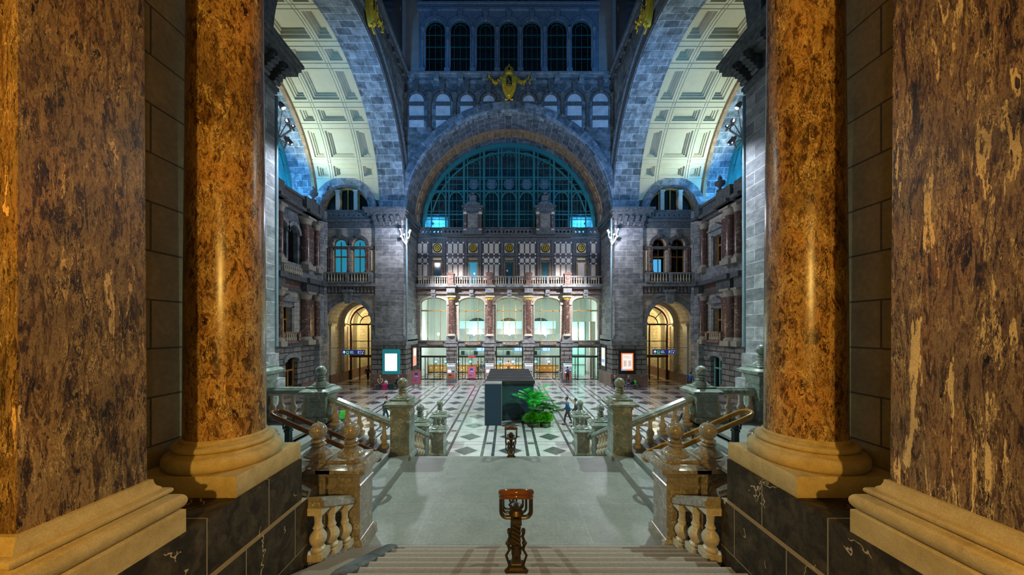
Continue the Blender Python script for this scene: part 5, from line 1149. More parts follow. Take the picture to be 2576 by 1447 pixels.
# coat of arms
def coat(loc, rz, label):
    t_ = thing('gilded_coat_of_arms', label, 'coat of arms', loc, rz, 'gilded crests over the great arches')
    mb = MB(); sh_ = [(-.75, 1.5), (-.78, .9), (-.62, .2), (-.35, -.35), (-.12, -.6), (.12, -.6), (.35, -.35), (.62, .2), (.78, .9), (.75, 1.5), (.4, 1.62), (0, 1.5), (-.4, 1.62)]
    mb.prism(sh_, -.35, 0, 'y'); mb.prism([(a*.84, .12+b_*.84) for a, b_ in sh_], -.48, -.3, 'y'); mb.build('shield', 'gold', t_)
    mb = MB(); mb.prism([(-.26, 1.35), (-.28, .55), (-.2, .42), (.2, .42), (.28, .55), (.26, 1.35)], -.53, -.45, 'y'); mb.build('dark_field', 'dframe', t_)
    mb = MB(); mb.tube([(-.15, -.55, 1.2), (-.02, -.55, .95), (.14, -.55, .72)], .03, 6); mb.tube([(-.15, -.55, .62), (-.05, -.55, .76), (.03, -.55, .62)], .025, 6); mb.tube([(-.18, -.55, .50), (0, -.55, .46), (.18, -.55, .50)], .03, 6); mb.cb(0, -.5, .32, .45, .1, .06); mb.cb(0, -.5, .2, .42, .1, .06); mb.build('field_ornament', 'gold', t_)
    mb = MB(); mb.tube([(-.45, -.25, 1.95), (-.3, -.3, 2.35), (0, -.32, 2.62), (.3, -.3, 2.35), (.45, -.25, 1.95)], .07, 8); mb.tube([(-.22, -.4, 1.95), (-.15, -.45, 2.3), (0, -.4, 2.6), (.15, -.45, 2.3), (.22, -.4, 1.95)], .05, 8)
    mb.lathe([(.44, 1.62), (.5, 1.72), (.42, 1.8), (.46, 1.95), (.36, 2.0)], 0, -.2, 0, 16)
    for q in (-1, 1): mb.tube([(q*.4, -.3, 2.02), (q*.58, -.25, 1.98)], .05, 6, r2=.02); mb.ball(q*.18, -.45, 1.95, .09, 8); mb.ball(q*.28, -.4, 1.62, .1, 8, sz=1.4)
    mb.ball(0, -.32, 2.72, .09, 8); mb.ball(0, -.45, 1.85, .13, 8); mb.ball(0, -.5, 1.65, .1, 8)
    for k in range(9): mb.ball(.5*cos(PI*k/8), -.3, 2.05+.55*sin(PI*k/8), .05, 6)
    mb.build('crown', 'gold', t_)
    mb = MB(); mb.ball(0, -.42, 1.48, .12, 8, sx=1.2, sz=.6); mb.build('red_cushion', M.setdefault('redc', plain('dark_red_enamel', (.18, .01, .01), .4)), t_)
    mb = MB()
    for q in (-1, 1): mb.tube([(q*.08, -.25, -.55), (q*.14, -.28, -.8), (q*.3, -.3, -.92), (q*.42, -.3, -.84)], .09, 8, r2=.05); mb.ball(q*.33, -.3, -.86, .1, 8, sx=1.3, sz=.7)
    mb.lathe([(.1, -.62), (.17, -.5), (.12, -.2), (.2, .1)], 0, -.4, 0, 10); mb.ball(0, -.42, -.66, .06, 6); mb.build('scroll_foot', 'gold', t_)
    random.seed(3)
    for q in (-1, 1):
        mb = MB()
        for k in range(60):
            u_ = k/59; x_ = q*(.75+1.35*u_); z_ = 1.5-.62*math.sin(PI*min(1, u_*1.0))**1.0+.1*u_; th = .16*math.sin(PI*(.1+.85*u_))+.05
            mb.ball(x_+random.uniform(-.05, .05), -.22+random.uniform(-.12, .08), z_+random.uniform(-th, th), random.uniform(.05, .1), 6)
        for k in range(16): mb.ball(q*2.12+random.uniform(-.1, .1), -.22+random.uniform(-.08, .08), 1.45-k*.045+random.uniform(-.04, .04), random.uniform(.05, .09), 6)
        for k in range(22): mb.ball(q*(.38+random.uniform(-.12, .25)), -.42+random.uniform(-.05, .06), random.uniform(.55, 1.45), random.uniform(.05, .09), 6)
        mb.build('garland', 'gold', t_)
    return t_
coat((0, YF-.15, PZ(259, YF)+.9), 0, 'gilded crowned coat of arms with garlands above the front arch')
coat((-XH+.25, YC+.2, ZS+RA+.75), PI/2, 'gilded coat of arms at the top edge over the left arch')
coat((XH-.25, YC+.2, ZS+RA+.75), -PI/2, 'gilded coat of arms at the top edge over the right arch')
# light boxes
t_ = thing('light_box', 'glowing white light box with cyan surround on the left pier', 'light box', (PX(984, 35.2), 35.25, 2.6), 0, 'light boxes on the piers')
MB().cb(0, 0, 0, 1.78, .18, 2.7).build('frame', 'scrc', t_); MB().cb(0, -.1, .02, 1.24, .03, 1.78).build('screen', 'scrw', t_)
t_ = thing('light_box', 'glowing orange-bordered poster box on the right pier', 'light box', (PX(1577.5, 35.2), 35.25, 2.6), 0, 'light boxes on the piers')
MB().cb(0, 0, 0, 1.74, .18, 2.7).build('frame', 'black', t_); MB().cb(0, -.1, .06, 1.24, .03, 1.8).build('orange_border', 'scro', t_); MB().cb(0, -.125, .08, 1.0, .03, 1.54).build('poster_paper', 'scrp', t_)
mb = MB(); mb.lathe([(.22, -.01), (.22, .01)], -.4, -.15, -.72, 16, 0, PI, axis='y'); mb.cb(-.4, -.15, -.78, .42, .02, .12); mb.build('blue_corner_mark', 'scrb', t_)
mb = MB(); mb.cb(-.1, -.145, .62, .6, .01, .06); mb.cb(.05, -.145, .48, .7, .01, .05)
for q in (-.24, .24): mb.cb(q, -.145, -.1, .3, .01, .6)
mb.build('poster_text_blocks', M.setdefault('ptxt', emit('grey_poster_print', (.75, .62, .55), .9)), t_)
for s in (-1, 1):
    t_ = thing('light_box', 'narrow red and white poster box on the inner side of the left pier' if s < 0 else 'narrow blue and white poster box on the inner side of the right pier', 'light box', (s*10.62, 38.2, 2.9), 0, 'light boxes on the piers')
    MB().cb(0, 0, 0, .14, 1.8, 2.7).build('frame', 'dframe', t_); MB().cb(-s*.08, 0, .05, .02, 1.3, 2.0).build('screen', 'scrr' if s < 0 else 'scrp', t_); MB().cb(-s*.1, .0, .55 if s < 0 else -.4, .01, 1.0, .8 if s < 0 else .35).build('poster_picture', 'scrp' if s < 0 else 'scrb', t_)
# direction signs
for s in (-1, 1):
    x_ = PX(889.5 if s < 0 else 1670, 35.7)
    t_ = thing('direction_sign', 'long navy direction sign with up arrow hanging in the %s arch' % SN[s], 'sign', (x_, 35.7, PZ(886.5 if s < 0 else 885.3, 35.7)), 0, 'hanging direction signs')
    MB().cb(0, 0, 0, 2.34, .12, .5).build('panel', 'signb', t_)
    mb = MB(); mb.cb(0, -.0, .25, 2.4, .14, .03); mb.cb(0, 0, -.25, 2.4, .14, .03); mb.cb(-1.18, 0, 0, .03, .14, .5); mb.cb(1.18, 0, 0, .03, .14, .5); mb.build('edge_frame', 'lgrey', t_)
    mb = MB(); mb.cb(-.95, -.07, -.03, .06, .02, .28); mb.prism([(-1.1, .0), (-.95, .17), (-.80, 0), (-.84, -.05), (-.95, .07), (-1.06, -.05)], -.08, -.06, 'y')
    for dx, dz, w_ in ((-.17, .09, .36), (-.2, .0, .28), (-.14, -.09, .40)): mb.cb(dx, -.07, dz, w_, .02, .028)
    for e in (-.1, .0): pass
    mb.cb(.50, -.07, 0, .035, .02, .3); band(mb, .56, .07, .035, .075, -.08, -.06, -90, 90, 8); mb.cb(.60, -.07, -.11, .1, .02, .03); mb.cb(.76, -.07, 0, .015, .02, .4)
    mb.lathe([(.06, -.01), (.06, .01)], .96, -.07, -.1, 12, axis='y'); mb.cb(.88, -.07, .1, .07, .02, .05); mb.cb(1.05, -.07, .1, .08, .02, .06); mb.build('white_lettering', 'signw', t_)
    mb = MB(); band(mb, -.6, .0, .10, .15, -.08, -.06, 0, 360, 8); mb.cb(-.6, -.07, -.16, .3, .02, .04); mb.build('green_symbol', 'signg', t_)
    mb = MB(); mb.tube([(-2.6 if s < 0 else -2.1, .3, .42), (2.1 if s < 0 else 2.6, .3, .42)], .03, 6); mb.tube([(-.9, 0, .25), (-.9, .3, .42)], .015, 5); mb.tube([(.9, 0, .25), (.9, .3, .42)], .015, 5); mb.build('hanging_rod', 'grey', t_)
# ================================================================== THINGS ON THE FLOOR
# exhibition booth
b_ = thing('exhibition_booth', 'dark navy fabric booth with black cloth roof in the middle of the hall', 'booth', (.05, 25, 0))
mb = MB(); mb.box(-.52, 1.58, 22.45, 22.55, 0, 2.5); mb.box(1.5, 1.58, 22.55, 29, 0, 2.5); mb.box(-1.5, -1.42, 22.6, 29, 0, 2.5); mb.box(-1.5, 1.58, 28.9, 29, 0, 2.5); mb.build('walls', 'navy', b_, world=True)
mb = MB(); uy = [22.4+k*.33 for k in range(21)]
for i, y_ in enumerate(uy):
    for x_ in (-1.6, -.8, 0, .8, 1.66): mb.v.append((x_, y_, 2.60+.07*sin(i*1.3)+.03*sin(x_*3+i)))
for i in range(20):
    for k in range(4): mb.f.append((5*i+k, 5*i+k+1, 5*i+6+k, 5*i+5+k))
n0 = len(mb.v); mb.box(-1.6, 1.66, 22.38, 22.42, 2.42, 2.62); mb.build('roof_cloth', 'black', b_, world=True)
mb = MB(); mb.tube([(-1.62, 22.4, 2.58), (-1.62, 29, 2.62)], .03, 6); mb.tube([(1.68, 22.4, 2.58), (1.68, 29, 2.62)], .03, 6); mb.build('roof_edge_tubes', 'lgrey', b_, world=True)
mb = MB(); mb.box(-1.55, -.5, 21.3, 21.36, 0, 2.58); mb.box(-1.55, -.5, 22.3, 22.36, 0, 2.5); mb.build('front_panel', 'navy', b_, world=True)
mb = MB(); mb.box(-1.55, -.5, 21.3, 22.36, 2.58, 2.62); mb.box(-.52, -.49, 21.28, 21.34, 0, 2.58); mb.box(-1.57, -1.54, 21.28, 21.34, 0, 2.58); mb.build('grey_top_and_edging', 'grey', b_, world=True)
# palms
def frond(mb, o, az, L, el, w_=.5, n=14, droop=.7):
    pts = []
    for k in range(9): u_ = k/8; r_ = L*u_*cos(el*(1-.2*u_)); z_ = L*u_*sin(el)-droop*L*u_*u_; pts.append(Vector((o[0]+r_*cos(az), o[1]+r_*sin(az), o[2]+z_)))
    mb.tube(pts, .012, 4, r2=.003); sd = Vector((-sin(az), cos(az), 0))
    for k in range(n):
        u_ = .15+.85*k/n; i = min(7, int(u_*8)); f_ = u_*8-i; P_ = pts[i].lerp(pts[i+1], f_); d = (pts[i+1]-pts[i]).normalized(); l_ = w_*(1-abs(u_-.45)*.9)
        for q in (-1, 1):
            tip = P_+sd*q*l_*.8+d*l_*.6-Vector((0, 0, l_*.25)); m_ = P_.lerp(tip, .5)+Vector((0, 0, .04)); nn = len(mb.v)
            mb.v += [tuple(P_), tuple(m_+d*.022), tuple(tip), tuple(m_-d*.022)]; mb.f.append((nn, nn+1, nn+2, nn+3))
def fan(mb, o, az, L, el, n=16, r_=.42):
    tip = Vector(o)+Vector((cos(az)*cos(el), sin(az)*cos(el), sin(el)))*L; mb.tube([o, tuple(Vector(o).lerp(tip, .5)+Vector((0, 0, .05))), tuple(tip)], .012, 5)
    d = Vector((cos(az)*cos(el*.3), sin(az)*cos(el*.3), sin(el*.3)-.25)).normalized(); sd = d.cross(Vector((0, 0, 1))).normalized()
    for k in range(n):
        a = math.radians(-115+230*k/(n-1)); v_ = (d*cos(a)+sd*sin(a)); e = tip+v_*r_-Vector((0, 0, .1*r_)); m_ = tip+v_*r_*.55; w2 = v_.cross(Vector((0, 0, 1))).normalized()*.028; nn = len(mb.v)
        mb.v += [tuple(tip), tuple(m_+w2), tuple(e), tuple(m_-w2)]; mb.f.append((nn, nn+1, nn+2, nn+3))
M['leafb'] = plain('bright_green_palm_leaf', (.04, .50, .10), .45, 0, .3, 3); M['leafd'] = plain('deep_green_fan_leaf', (.03, .20, .035), .4, 0, .4, 3); M['leafy'] = plain('yellow_green_fern', (.07, .30, .015), .5, 0, .4, 9); M['pot'] = plain('dark_planter', (.03, .03, .03), .5)
random.seed(11)
t_ = thing('areca_palm', 'tall bright green feather palm leaning against the navy booth', 'plant', (1.55, 22.0, 0)); mb = MB()
for k in range(16): frond(mb, (0, 0, .6+.05*k), random.uniform(-3.2, .3), random.uniform(1.7, 2.2), random.uniform(1.05, 1.45), .6, 24, .42)
mb.build('fronds', 'leafb', t_, smooth=False); MB().lathe([(.18, 0), (.22, .4), (.19, .42), (0, .42)], 0, 0, 0, 14).build('planter', 'pot', t_)
t_ = thing('fan_palm', 'dark green fan palm with spreading leaves right of the booth', 'plant', (2.1, 21.85, 0)); mb = MB()
for k in range(34): fan(mb, (0, 0, .45), random.uniform(0, 6.28), random.uniform(.5, 1.25), random.uniform(.45, 1.4), 18, .40)
mb.build('fan_leaves', 'leafd', t_, smooth=False); MB().lathe([(.18, 0), (.22, .4), (.19, .42), (0, .42)], 0, 0, 0, 14).build('planter', 'pot', t_)
def fern(label, x_, y_, r_, h, n):
    t_ = thing('bushy_fern', label, 'plant', (x_, y_, 0), 0, 'low ferns at the foot of the palms'); mb = MB()
    for k in range(n):
        a, e = random.uniform(0, 6.28), random.uniform(.1, 1.5); L = random.uniform(.6, 1)*r_
        P_ = Vector((0, 0, h*.35)); q = Vector((cos(a)*cos(e)*L, sin(a)*cos(e)*L, h*.35+sin(e)*h*.65)); sd = Vector((-sin(a), cos(a), 0))
        for j in range(5):
            c_ = P_.lerp(q, .4+.15*j); 
            for g_ in (-1, 1):
                nn = len(mb.v); tp = c_+sd*g_*.07+Vector((cos(a)*.04, sin(a)*.04, -.02)); mb.v += [tuple(c_), tuple(c_+Vector((cos(a)*.03, sin(a)*.03, .015))), tuple(tp), ]; mb.f.append((nn, nn+1, nn+2))
        nn = len(mb.v); mb.v += [tuple(P_-sd*.01), tuple(P_+sd*.01), tuple(q)]; mb.f.append((nn, nn+1, nn+2))
    mb.build('foliage', 'leafy', t_, smooth=False); MB().lathe([(r_*.5, 0), (r_*.55, .25), (0, .25)], 0, 0, 0, 14).build('planter', 'pot', t_)
fern('yellow-green bushy fern in front of the booth, left of the two', 1.45, 21.2, .72, .85, 900); fern('green bushy fern right of the first, beside the fan palm', 2.22, 21.15, .6, .9, 700)
t_ = thing('fan_palm', 'small dark palm hidden at the base of the booth, left of the ferns', 'plant', (.85, 22.0, 0)); mb = MB()
for k in range(10): fan(mb, (0, 0, .1), random.uniform(2.4, 6.0), random.uniform(.2, .4), random.uniform(.5, 1.2), 14, .3)
mb.build('fan_leaves', M.setdefault('leafk', plain('dark_bluegreen_leaf', (.01, .07, .06), .5)), t_, smooth=False)  # darker, bluer leaf colour than the other palms
t_ = thing('barrier_rope', 'thin yellow rope stretched from the booth to the left stairs', 'rope', (-3.2, 21, .8))
MB().tube([(-1.56+(-3.6)*k/12, 21.3+0*k, .86-.18*sin(PI*k/12)*.5) for k in range(13)], .018, 6).build('rope', M.setdefault('rope', plain('yellow_rope', (.5, .4, .1), .7)), t_, world=True)
mb = MB(); mb.lathe([(.16, 0), (.16, .02), (.03, .04), (.025, .9), (.04, .92), (0, .95)], -5.16, 21.3, 0, 12); mb.build('post', 'grey', t_, world=True)
# ticket machines
tm = None
for k, v in enumerate((1134.5, 1231.5, 1330.5, 1428.5)):
    nm = ['leftmost of the four', 'second of the four from the left', 'third of the four from the left', 'with a woman standing at it'][k]
    lab = 'red and grey ticket machine with lit screen, '+nm
    if tm is None:
        tm = thing('ticket_machine', lab, 'ticket machine', (PX(v, 39.6), 39.85, 0), 0, 'ticket machines in front of the pillars')
        mb = MB(); mb.prism([(-.25, 0), (.3, 0), (.3, 2.05), (-.2, 2.05), (-.25, 1.9)], -.5, .5, 'x'); mb.build('cabinet', 'lgrey', tm)
        MB().cb(0, -.27, 1.03, .82, .04, 1.4).build('red_front', 'mach', tm)
        mb = MB(); mb.cb(0, -.28, 1.78, .84, .06, .12); mb.build('lit_header', 'scrt', tm)
        mb = MB(); mb.cb(-.18, -.3, 1.15, .36, .04, .32); mb.build('screen', 'scrw', tm)
        mb = MB(); mb.cb(.26, -.3, 1.25, .16, .04, .34); mb.cb(-.1, -.3, .72, .34, .04, .1); mb.build('keypad_and_slot', 'dframe', tm)
        mb = MB(); mb.cb(.26, -.325, 1.3, .1, .02, .12); mb.build('green_display', 'ledg', tm)
        mb = MB(); mb.lathe([(.06, -.02), (.06, .02)], -.42, -.27, 1.97, 10, axis='y'); mb.build('status_light', 'ledg', tm)
        mb = MB(); mb.cb(0, -.02, .12, 1.04, .6, .24); mb.build('base', 'grey', tm)
    else: dup(tm, (PX(v, 39.6), 39.85, 0), 0, lab)
# poster stands
def stand(label, x_, y_, rz=0):
    t_ = thing('poster_stand', label, 'poster stand', (x_, y_, 0), rz, 'pink poster stands in the hall'); z0 = .38
    mb = MB(); mb.cb(0, 0, z0+.69, .92, .06, 1.38); mb.build('orange_frame', 'orange', t_); mb = MB(); mb.cb(0, -.035, z0+.69, .80, .02, 1.24); pk_ = mb.build('pink_poster', 'pink', t_)
    mb = MB(); mb.cb(-.02, -.05, z0+1.02, .3, .01, .3); mb.build('blue_picture', 'pblue', pk_); mb = MB(); mb.ball(.08, -.05, z0+1.12, .05, 8, sy=.1); mb.ball(-.02, -.055, z0+.83, .12, 8, sx=1.2, sy=.08, sz=.7); mb.cb(.12, -.055, z0+.80, .24, .01, .06); mb.build('white_hand_picture', 'pwhite', pk_)
    mb = MB()
    for i, w_ in enumerate((.12, 0, .3, .34, .24)): mb.cb(-.3+w_/2, -.05, z0+.52-i*.055, max(w_, .01), .01, .02)
    mb.build('poster_print', M.setdefault('dprint', plain('dark_pink_print', (.35, .06, .16), .6)), pk_)
    mb = MB()
    for q in (-.25, .25): mb.cb(q, 0, .2, .05, .05, .4)
    mb.build('legs', 'black', t_); mb = MB(); mb.frust(0, 0, 0, .12, .5, .25, .42, .18); mb.build('grey_foot', 'grey', t_)
stand('pink poster in an orange frame standing beside the left pier', PX(1049, 35.2), 35.0); stand('pink poster in an orange frame before the second glass door', PX(1187, 39.3), 39.1)
for v, l_ in ((1147.5, 'left'), (1411, 'right')):
    t_ = thing('bollard', 'short metal bollard next to the %s ticket machine pillar' % l_, 'bollard', (PX(v, 39.9), 39.9, 0)); MB().lathe([(.16, 0), (.16, .1), (.12, .14), (.12, .9), (.15, .95), (.12, 1.02), (0, 1.08)], 0, 0, 0, 14).build('body', 'grey', t_)
# benches, luggage
def bench(label, xa, xb):
    t_ = thing('bench', label, 'bench', ((xa+xb)/2, 34.45, 0), 0, 'metal benches along the piers'); L = xb-xa
    mb = MB()
    for k in range(4): mb.cb(0, -.18+k*.12, .43, L, .09, .03)
    mb.build('seat', 'grey', t_)
    for q in (-L/2+.05, L/2-.05): mb = MB(); mb.cb(q, -.2, .21, .05, .05, .42); mb.cb(q, .2, .21, .05, .05, .42); mb.cb(q, 0, .395, .05, .4, .04); mb.build('leg_frame', 'grey', t_)
bench('grey bench under the white light box on the left pier', -13.5, -10.75); bench('grey bench under the orange poster box on the right pier', 10.35, 12.95)
def suitcase(label, x_, y_, mat, w_=.42, h=.6, d=.25):
    t_ = thing('suitcase', label, 'suitcase', (x_, y_, 0)); mb = MB(); mb.sqlathe([(w_/2-.03, .05), (w_/2, .09), (w_/2, h-.04), (w_/2-.03, h)], 0, 0, 0, d/2-w_/2); mb.build('shell', mat, t_)
    mb = MB(); mb.tube([(-.1, .05, h-.02), (-.1, .05, h+.1), (.1, .05, h+.1), (.1, .05, h-.02)], .012, 6); mb.build('handle', 'black', t_)
    mb = MB()
    for q in (-.14, .14): mb.lathe([(.045, -.02), (.045, .02)], q, 0, .045, 10, axis='y')
    mb.build('wheels', 'black', t_)
M['mag'] = plain('magenta_shell', (.75, .02, .22), .4); M['teald'] = plain('dark_teal_shell', (.01, .06, .06), .5)
suitcase('magenta suitcase in front of the left bench', PX(969, 34.0), 33.95, 'mag'); suitcase('dark suitcase next to the magenta one by the left bench', PX(984, 34.0), 33.95, 'teald', .55, .62)
def bag(label, loc, mat, sx, sy, sz):
    t_ = thing('bag', label, 'bag', loc); mb = MB(); mb.lathe([(.8, 0), (1, .15), (.95, .6), (.6, .9), (.2, 1.0), (0, 1)], 0, 0, 0, 12); mb.v = [(v[0]*sx, v[1]*sy, v[2]*sz) for v in mb.v]; mb.build('body', mat, t_)
    mb = MB(); mb.tube([(-sx*.3, 0, sz*.9), (-sx*.2, 0, sz*1.25), (sx*.2, 0, sz*1.25), (sx*.3, 0, sz*.9)], .012, 5); mb.build('handle', mat, t_)
M['redp'] = plain('red_cloth', (.6, .02, .02), .6); M['grn'] = plain('bright_green_cloth', (.06, .65, .05), .5); M['wht'] = plain('white_cloth', (.7, .7, .72), .7); M['blk'] = plain('black_cloth', (.015, .015, .02), .7)
bag('white bag on the left bench between the two people', (PX(970.5, 34.4), 34.42, .45), 'wht', .22, .15, .38); bag('black rucksack on the right bench beside the man in jeans', (PX(1591, 34.4), 34.45, .45), 'blk', .24, .16, .42); bag('bright green carrier bag at the end of the right bench', (PX(1598.5, 34.4), 34.5, .45), 'grn', .17, .14, .40)
# ------------------------------------------------------------------ people
HAIR = {}
def skinmesh(name, chains, mat, parent, sub=1, extra=None):
    vs, es, rs = [], [], []
    for ch in chains:
        prev = None
        for (p, r) in ch:
            p = tuple(p)
            idx = next((i for i, q in enumerate(vs) if (Vector(q)-Vector(p)).length < 1e-4), None)
            if idx is None: vs.append(p); rs.append(r); idx = len(vs)-1
            if prev is not None and prev != idx: es.append((prev, idx))
            prev = idx
    me = bpy.data.meshes.new('tmp'); me.from_pydata(vs, es, []); o = bpy.data.objects.new('tmp', me); C.objects.link(o)
    o.modifiers.new('s', 'SKIN')
    if not me.skin_vertices: 
        pass
    for i, r in enumerate(rs):
        sv = me.skin_vertices[0].data[i]; sv.radius = (r, r) if not isinstance(r, tuple) else r; sv.use_root = (i == 0)
    m2 = o.modifiers.new('b', 'SUBSURF'); m2.levels = sub; m2.render_levels = sub
    dg = bpy.context.evaluated_depsgraph_get(); dg.update(); ev = o.evaluated_get(dg); nm = bpy.data.meshes.new_from_object(ev)
    bpy.data.objects.remove(o)
    mb = MB(); mb.v = [tuple(v.co) for v in nm.vertices]; mb.f = [tuple(p.vertices) for p in nm.polygons]
    if extra: extra(mb)
    return mb.build(name, mat, parent)
M['skin'] = plain('skin', (.55, .32, .22), .6, 0, .05); M['hair'] = plain('dark_hair', (.03, .02, .012), .6); M['hairg'] = plain('grey_hair', (.25, .22, .2), .6); M['shoe'] = plain('dark_shoes', (.02, .02, .02), .5)
def person(label, loc, rz, pose, top, legs, hair='hair', pack=None, skirt=False, bald=False, group=None, lean=0.0):
    t_ = thing('person', label, 'person', loc, rz, group)
    H = lambda x_, y_, z_: Vector((x_, y_, z_))
    if pose == 'sit':
        pv, ch, nk, hd = H(0, .05, .55), H(0, .02-lean*.4, .88), H(0, -.02-lean, 1.10), H(0, -.05-lean*1.2, 1.25)
        kn = [H(q*.14, -.40, .52) for q in (-1, 1)]; an = [H(q*.14, -.36, .09) for q in (-1, 1)]; hp = [H(q*.09, .02, .53) for q in (-1, 1)]
        el = [H(q*.25, -.12-lean*.6, .80) for q in (-1, 1)]; wr = [H(q*.09, -.33-lean*.3, .66) for q in (-1, 1)]
    else:
        st_ = .22 if pose == 'walk' else .0
        pv, ch, nk, hd = H(0, 0, .95), H(0, .0-lean*.3, 1.25), H(0, -.01-lean, 1.46), H(0, -.03-lean, 1.61)
        hp = [H(q*.09, 0, .92) for q in (-1, 1)]; kn = [H(q*.1, -.03-q*st_*.6, .50) for q in (-1, 1)]; an = [H(q*.1, .03-q*st_, .08+(.06 if q < 0 and st_ else 0)) for q in (-1, 1)]
        el = [H(q*.25, .03+q*st_*.4, 1.13) for q in (-1, 1)]; wr = [H(q*.25, -.05+q*st_*.9, .88) for q in (-1, 1)]
        if pose == 'reach': el[1] = H(.24, -.15, 1.15); wr[1] = H(.16, -.38, 1.22)
    shd = [H(q*.18, ch.y*.3+nk.y*.7, nk.z-.06) for q in (-1, 1)]
    body = [[(pv, .11), (ch, .12), (nk, .055), (hd-H(0, 0, .06), .055)]]
    for i in (0, 1):
        body.append([(pv, .11), (hp[i], .085), (kn[i], .058), (an[i], .04), (an[i]+H(0, -.13, -.045), .035)])
        body.append([(ch, .12), (shd[i], .055), (el[i], .042), (wr[i], .03)])
    def head(mb):
        b0 = len(mb.v); mb.ball(hd.x, hd.y, hd.z+.03, .1, 14, sx=.78, sy=.98, sz=1.2)
        for k in range(b0, len(mb.v)):
            v = mb.v[k]; dx, dy, dz = v[0]-hd.x, v[1]-hd.y, v[2]-hd.z-.03
            if dy < -.05 and abs(dx) < .025 and -.05 < dz < .02: mb.v[k] = (v[0], v[1]-.022, v[2])
            if dz < -.06: mb.v[k] = (v[0]*1.0-.15*dx, v[1]-.012, v[2])
        for q in (-1, 1): mb.ball(hd.x+q*.08, hd.y+.01, hd.z+.02, .022, 6, sx=.5)
        for i in (0, 1):   # hands: palm, four fingers, thumb
            d = (wr[i]-el[i]).normalized(); sd = d.cross(Vector((0, 0, 1))).normalized() if abs(d.z) < .9 else Vector((0, 1, 0)); c_ = wr[i]+d*.05
            mb.ball(c_.x, c_.y, c_.z, .04, 8)
            for j in range(4):
                o_ = sd*(.028-.018*j); L = (.075, .085, .08, .06)[j]; a = wr[i]+d*.07+o_; b2 = a+d*L*.55; c2 = b2+(d*.6+Vector((0, -.5, -.2))).normalized()*L*.45; mb.tube([a, b2, c2], .009, 5)
            a = wr[i]+d*.03+sd*.035; mb.tube([a, a+(d+sd*.7).normalized()*.05, a+(d*1.4+sd*.6).normalized()*.075], .010, 5)
    skinmesh('body', body, 'skin', t_, 1, head)
    jk = [[(pv+H(0, 0, -.02), .125), (ch, .145), (nk-H(0, 0, .03), .07)]]
    for i in (0, 1): jk.append([(ch, .145), (shd[i], .078), (el[i], .058), (wr[i].lerp(el[i], .06), .045)])
    skinmesh('jacket', jk, top, t_)
    if skirt:
        mb = MB(); mb.lathe([(.13, .98), (.17, .9), (.24, .62), (.22, .62), (.1, .9)], 0, 0, 0, 16); mb.build('skirt', 'blk', t_)
    lg = []
    for i in (0, 1): lg.append([(pv+H(0, 0, -.02), .12), (hp[i], .095), (kn[i], .07), (an[i]+H(0, 0, .04), .052)])
    skinmesh('trousers' if not skirt else 'tights', lg, legs, t_)
    for i in (0, 1):
        mb = MB(); mb.ball(an[i].x, an[i].y-.07, an[i].z-.035, .05, 10, sx=.9, sy=2.5, sz=.9); mb.build('shoe', 'shoe', t_)
    if not bald:
        mb = MB(); mb.ball(hd.x, hd.y+.022, hd.z+.055, .1, 14, sx=.86, sy=.98, sz=1.08); mb.build('hair', hair, t_)
    for q in (-1, 1):
        mb = MB(); mb.ball(hd.x+q*.032, hd.y-.092, hd.z+.04, .010, 6); mb.build('eye', 'shoe', t_)
    if pack:
        p_ = thing('backpack', pack[1], 'backpack', loc, rz); mb = MB(); z_ = ch.z; b0 = 0
        mb.sqlathe([(.10, -.22), (.15, -.18), (.16, .05), (.12, .2), (.07, .23)], 0, ch.y+.22, z_, -.06); mb.build('pack_body', pack[0], p_)
        mb = MB()
        for q in (-1, 1): mb.tube([(q*.1, ch.y+.14, z_-.15), (q*.17, ch.y-.03, z_-.08), (q*.13, nk.y-.12, z_+.08), (q*.11, nk.y+.02, nk.z+.0), (q*.1, ch.y+.15, z_+.18)], .014, 6)
        mb.build('strap', pack[0], p_)
    return t_
M['jeans'] = plain('blue_jeans', (.04, .10, .28), .7); M['tanc'] = plain('tan_cloth', (.45, .32, .2), .7); M['bluec'] = plain('bright_blue_jacket', (.01, .13, .35), .6); M['pinkc'] = plain('pink_top', (.65, .2, .42), .6); M['orc'] = plain('orange_coat', (.75, .33, .10), .7); M['greyc'] = plain('grey_jacket', (.07, .08, .1), .7)
person('person in a tan jacket seated at the left end of the left bench', (PX(955, 34.3), 34.45, 0), .3, 'sit', 'tanc', 'greyc', 'hairg', lean=.12)
person('person in black seated on the left bench leaning to one side', (PX(997, 34.3), 34.45, 0), .9, 'sit', 'blk', 'blk', 'hairg', lean=.2)
person('bald man in a black jacket seated on the right bench', (PX(1547.5, 34.3), 34.45, 0), -.1, 'sit', 'blk', 'blk', bald=True)
person('bald man in jeans bending forward on the right bench', (PX(1584, 34.3), 34.45, 0), -.5, 'sit', 'greyc', 'jeans', bald=True, lean=.2)
person('woman in a pink top and black skirt at the rightmost ticket machine', (PX(1427.5, 38.95), 38.95, 0), PI, 'reach', 'pinkc', 'blk', skirt=True, pack=('jeans', 'blue rucksack on the back of the woman at the machine'))
person('person in an orange coat standing at the ticket counter', (PX(1279, 46.4), 46.4, 0), PI, 'stand', 'orc', 'greyc')
person('person in a dark jacket and jeans inside the second glass door', (PX(1213, 45.2), 45.2, 0), PI+.2, 'stand', 'greyc', 'jeans', 'hair')
person('person in an orange jumper beside the dark-jacketed one indoors', (PX(1202.5, 45.6), 45.6, 0), PI-.3, 'stand', 'orc', 'jeans', 'hair')
person('person in a bright blue jacket walking near the right passage arch', (PX(1736, 34.0), 34.0, 0), 2.0, 'walk', 'bluec', 'greyc', lean=.08)
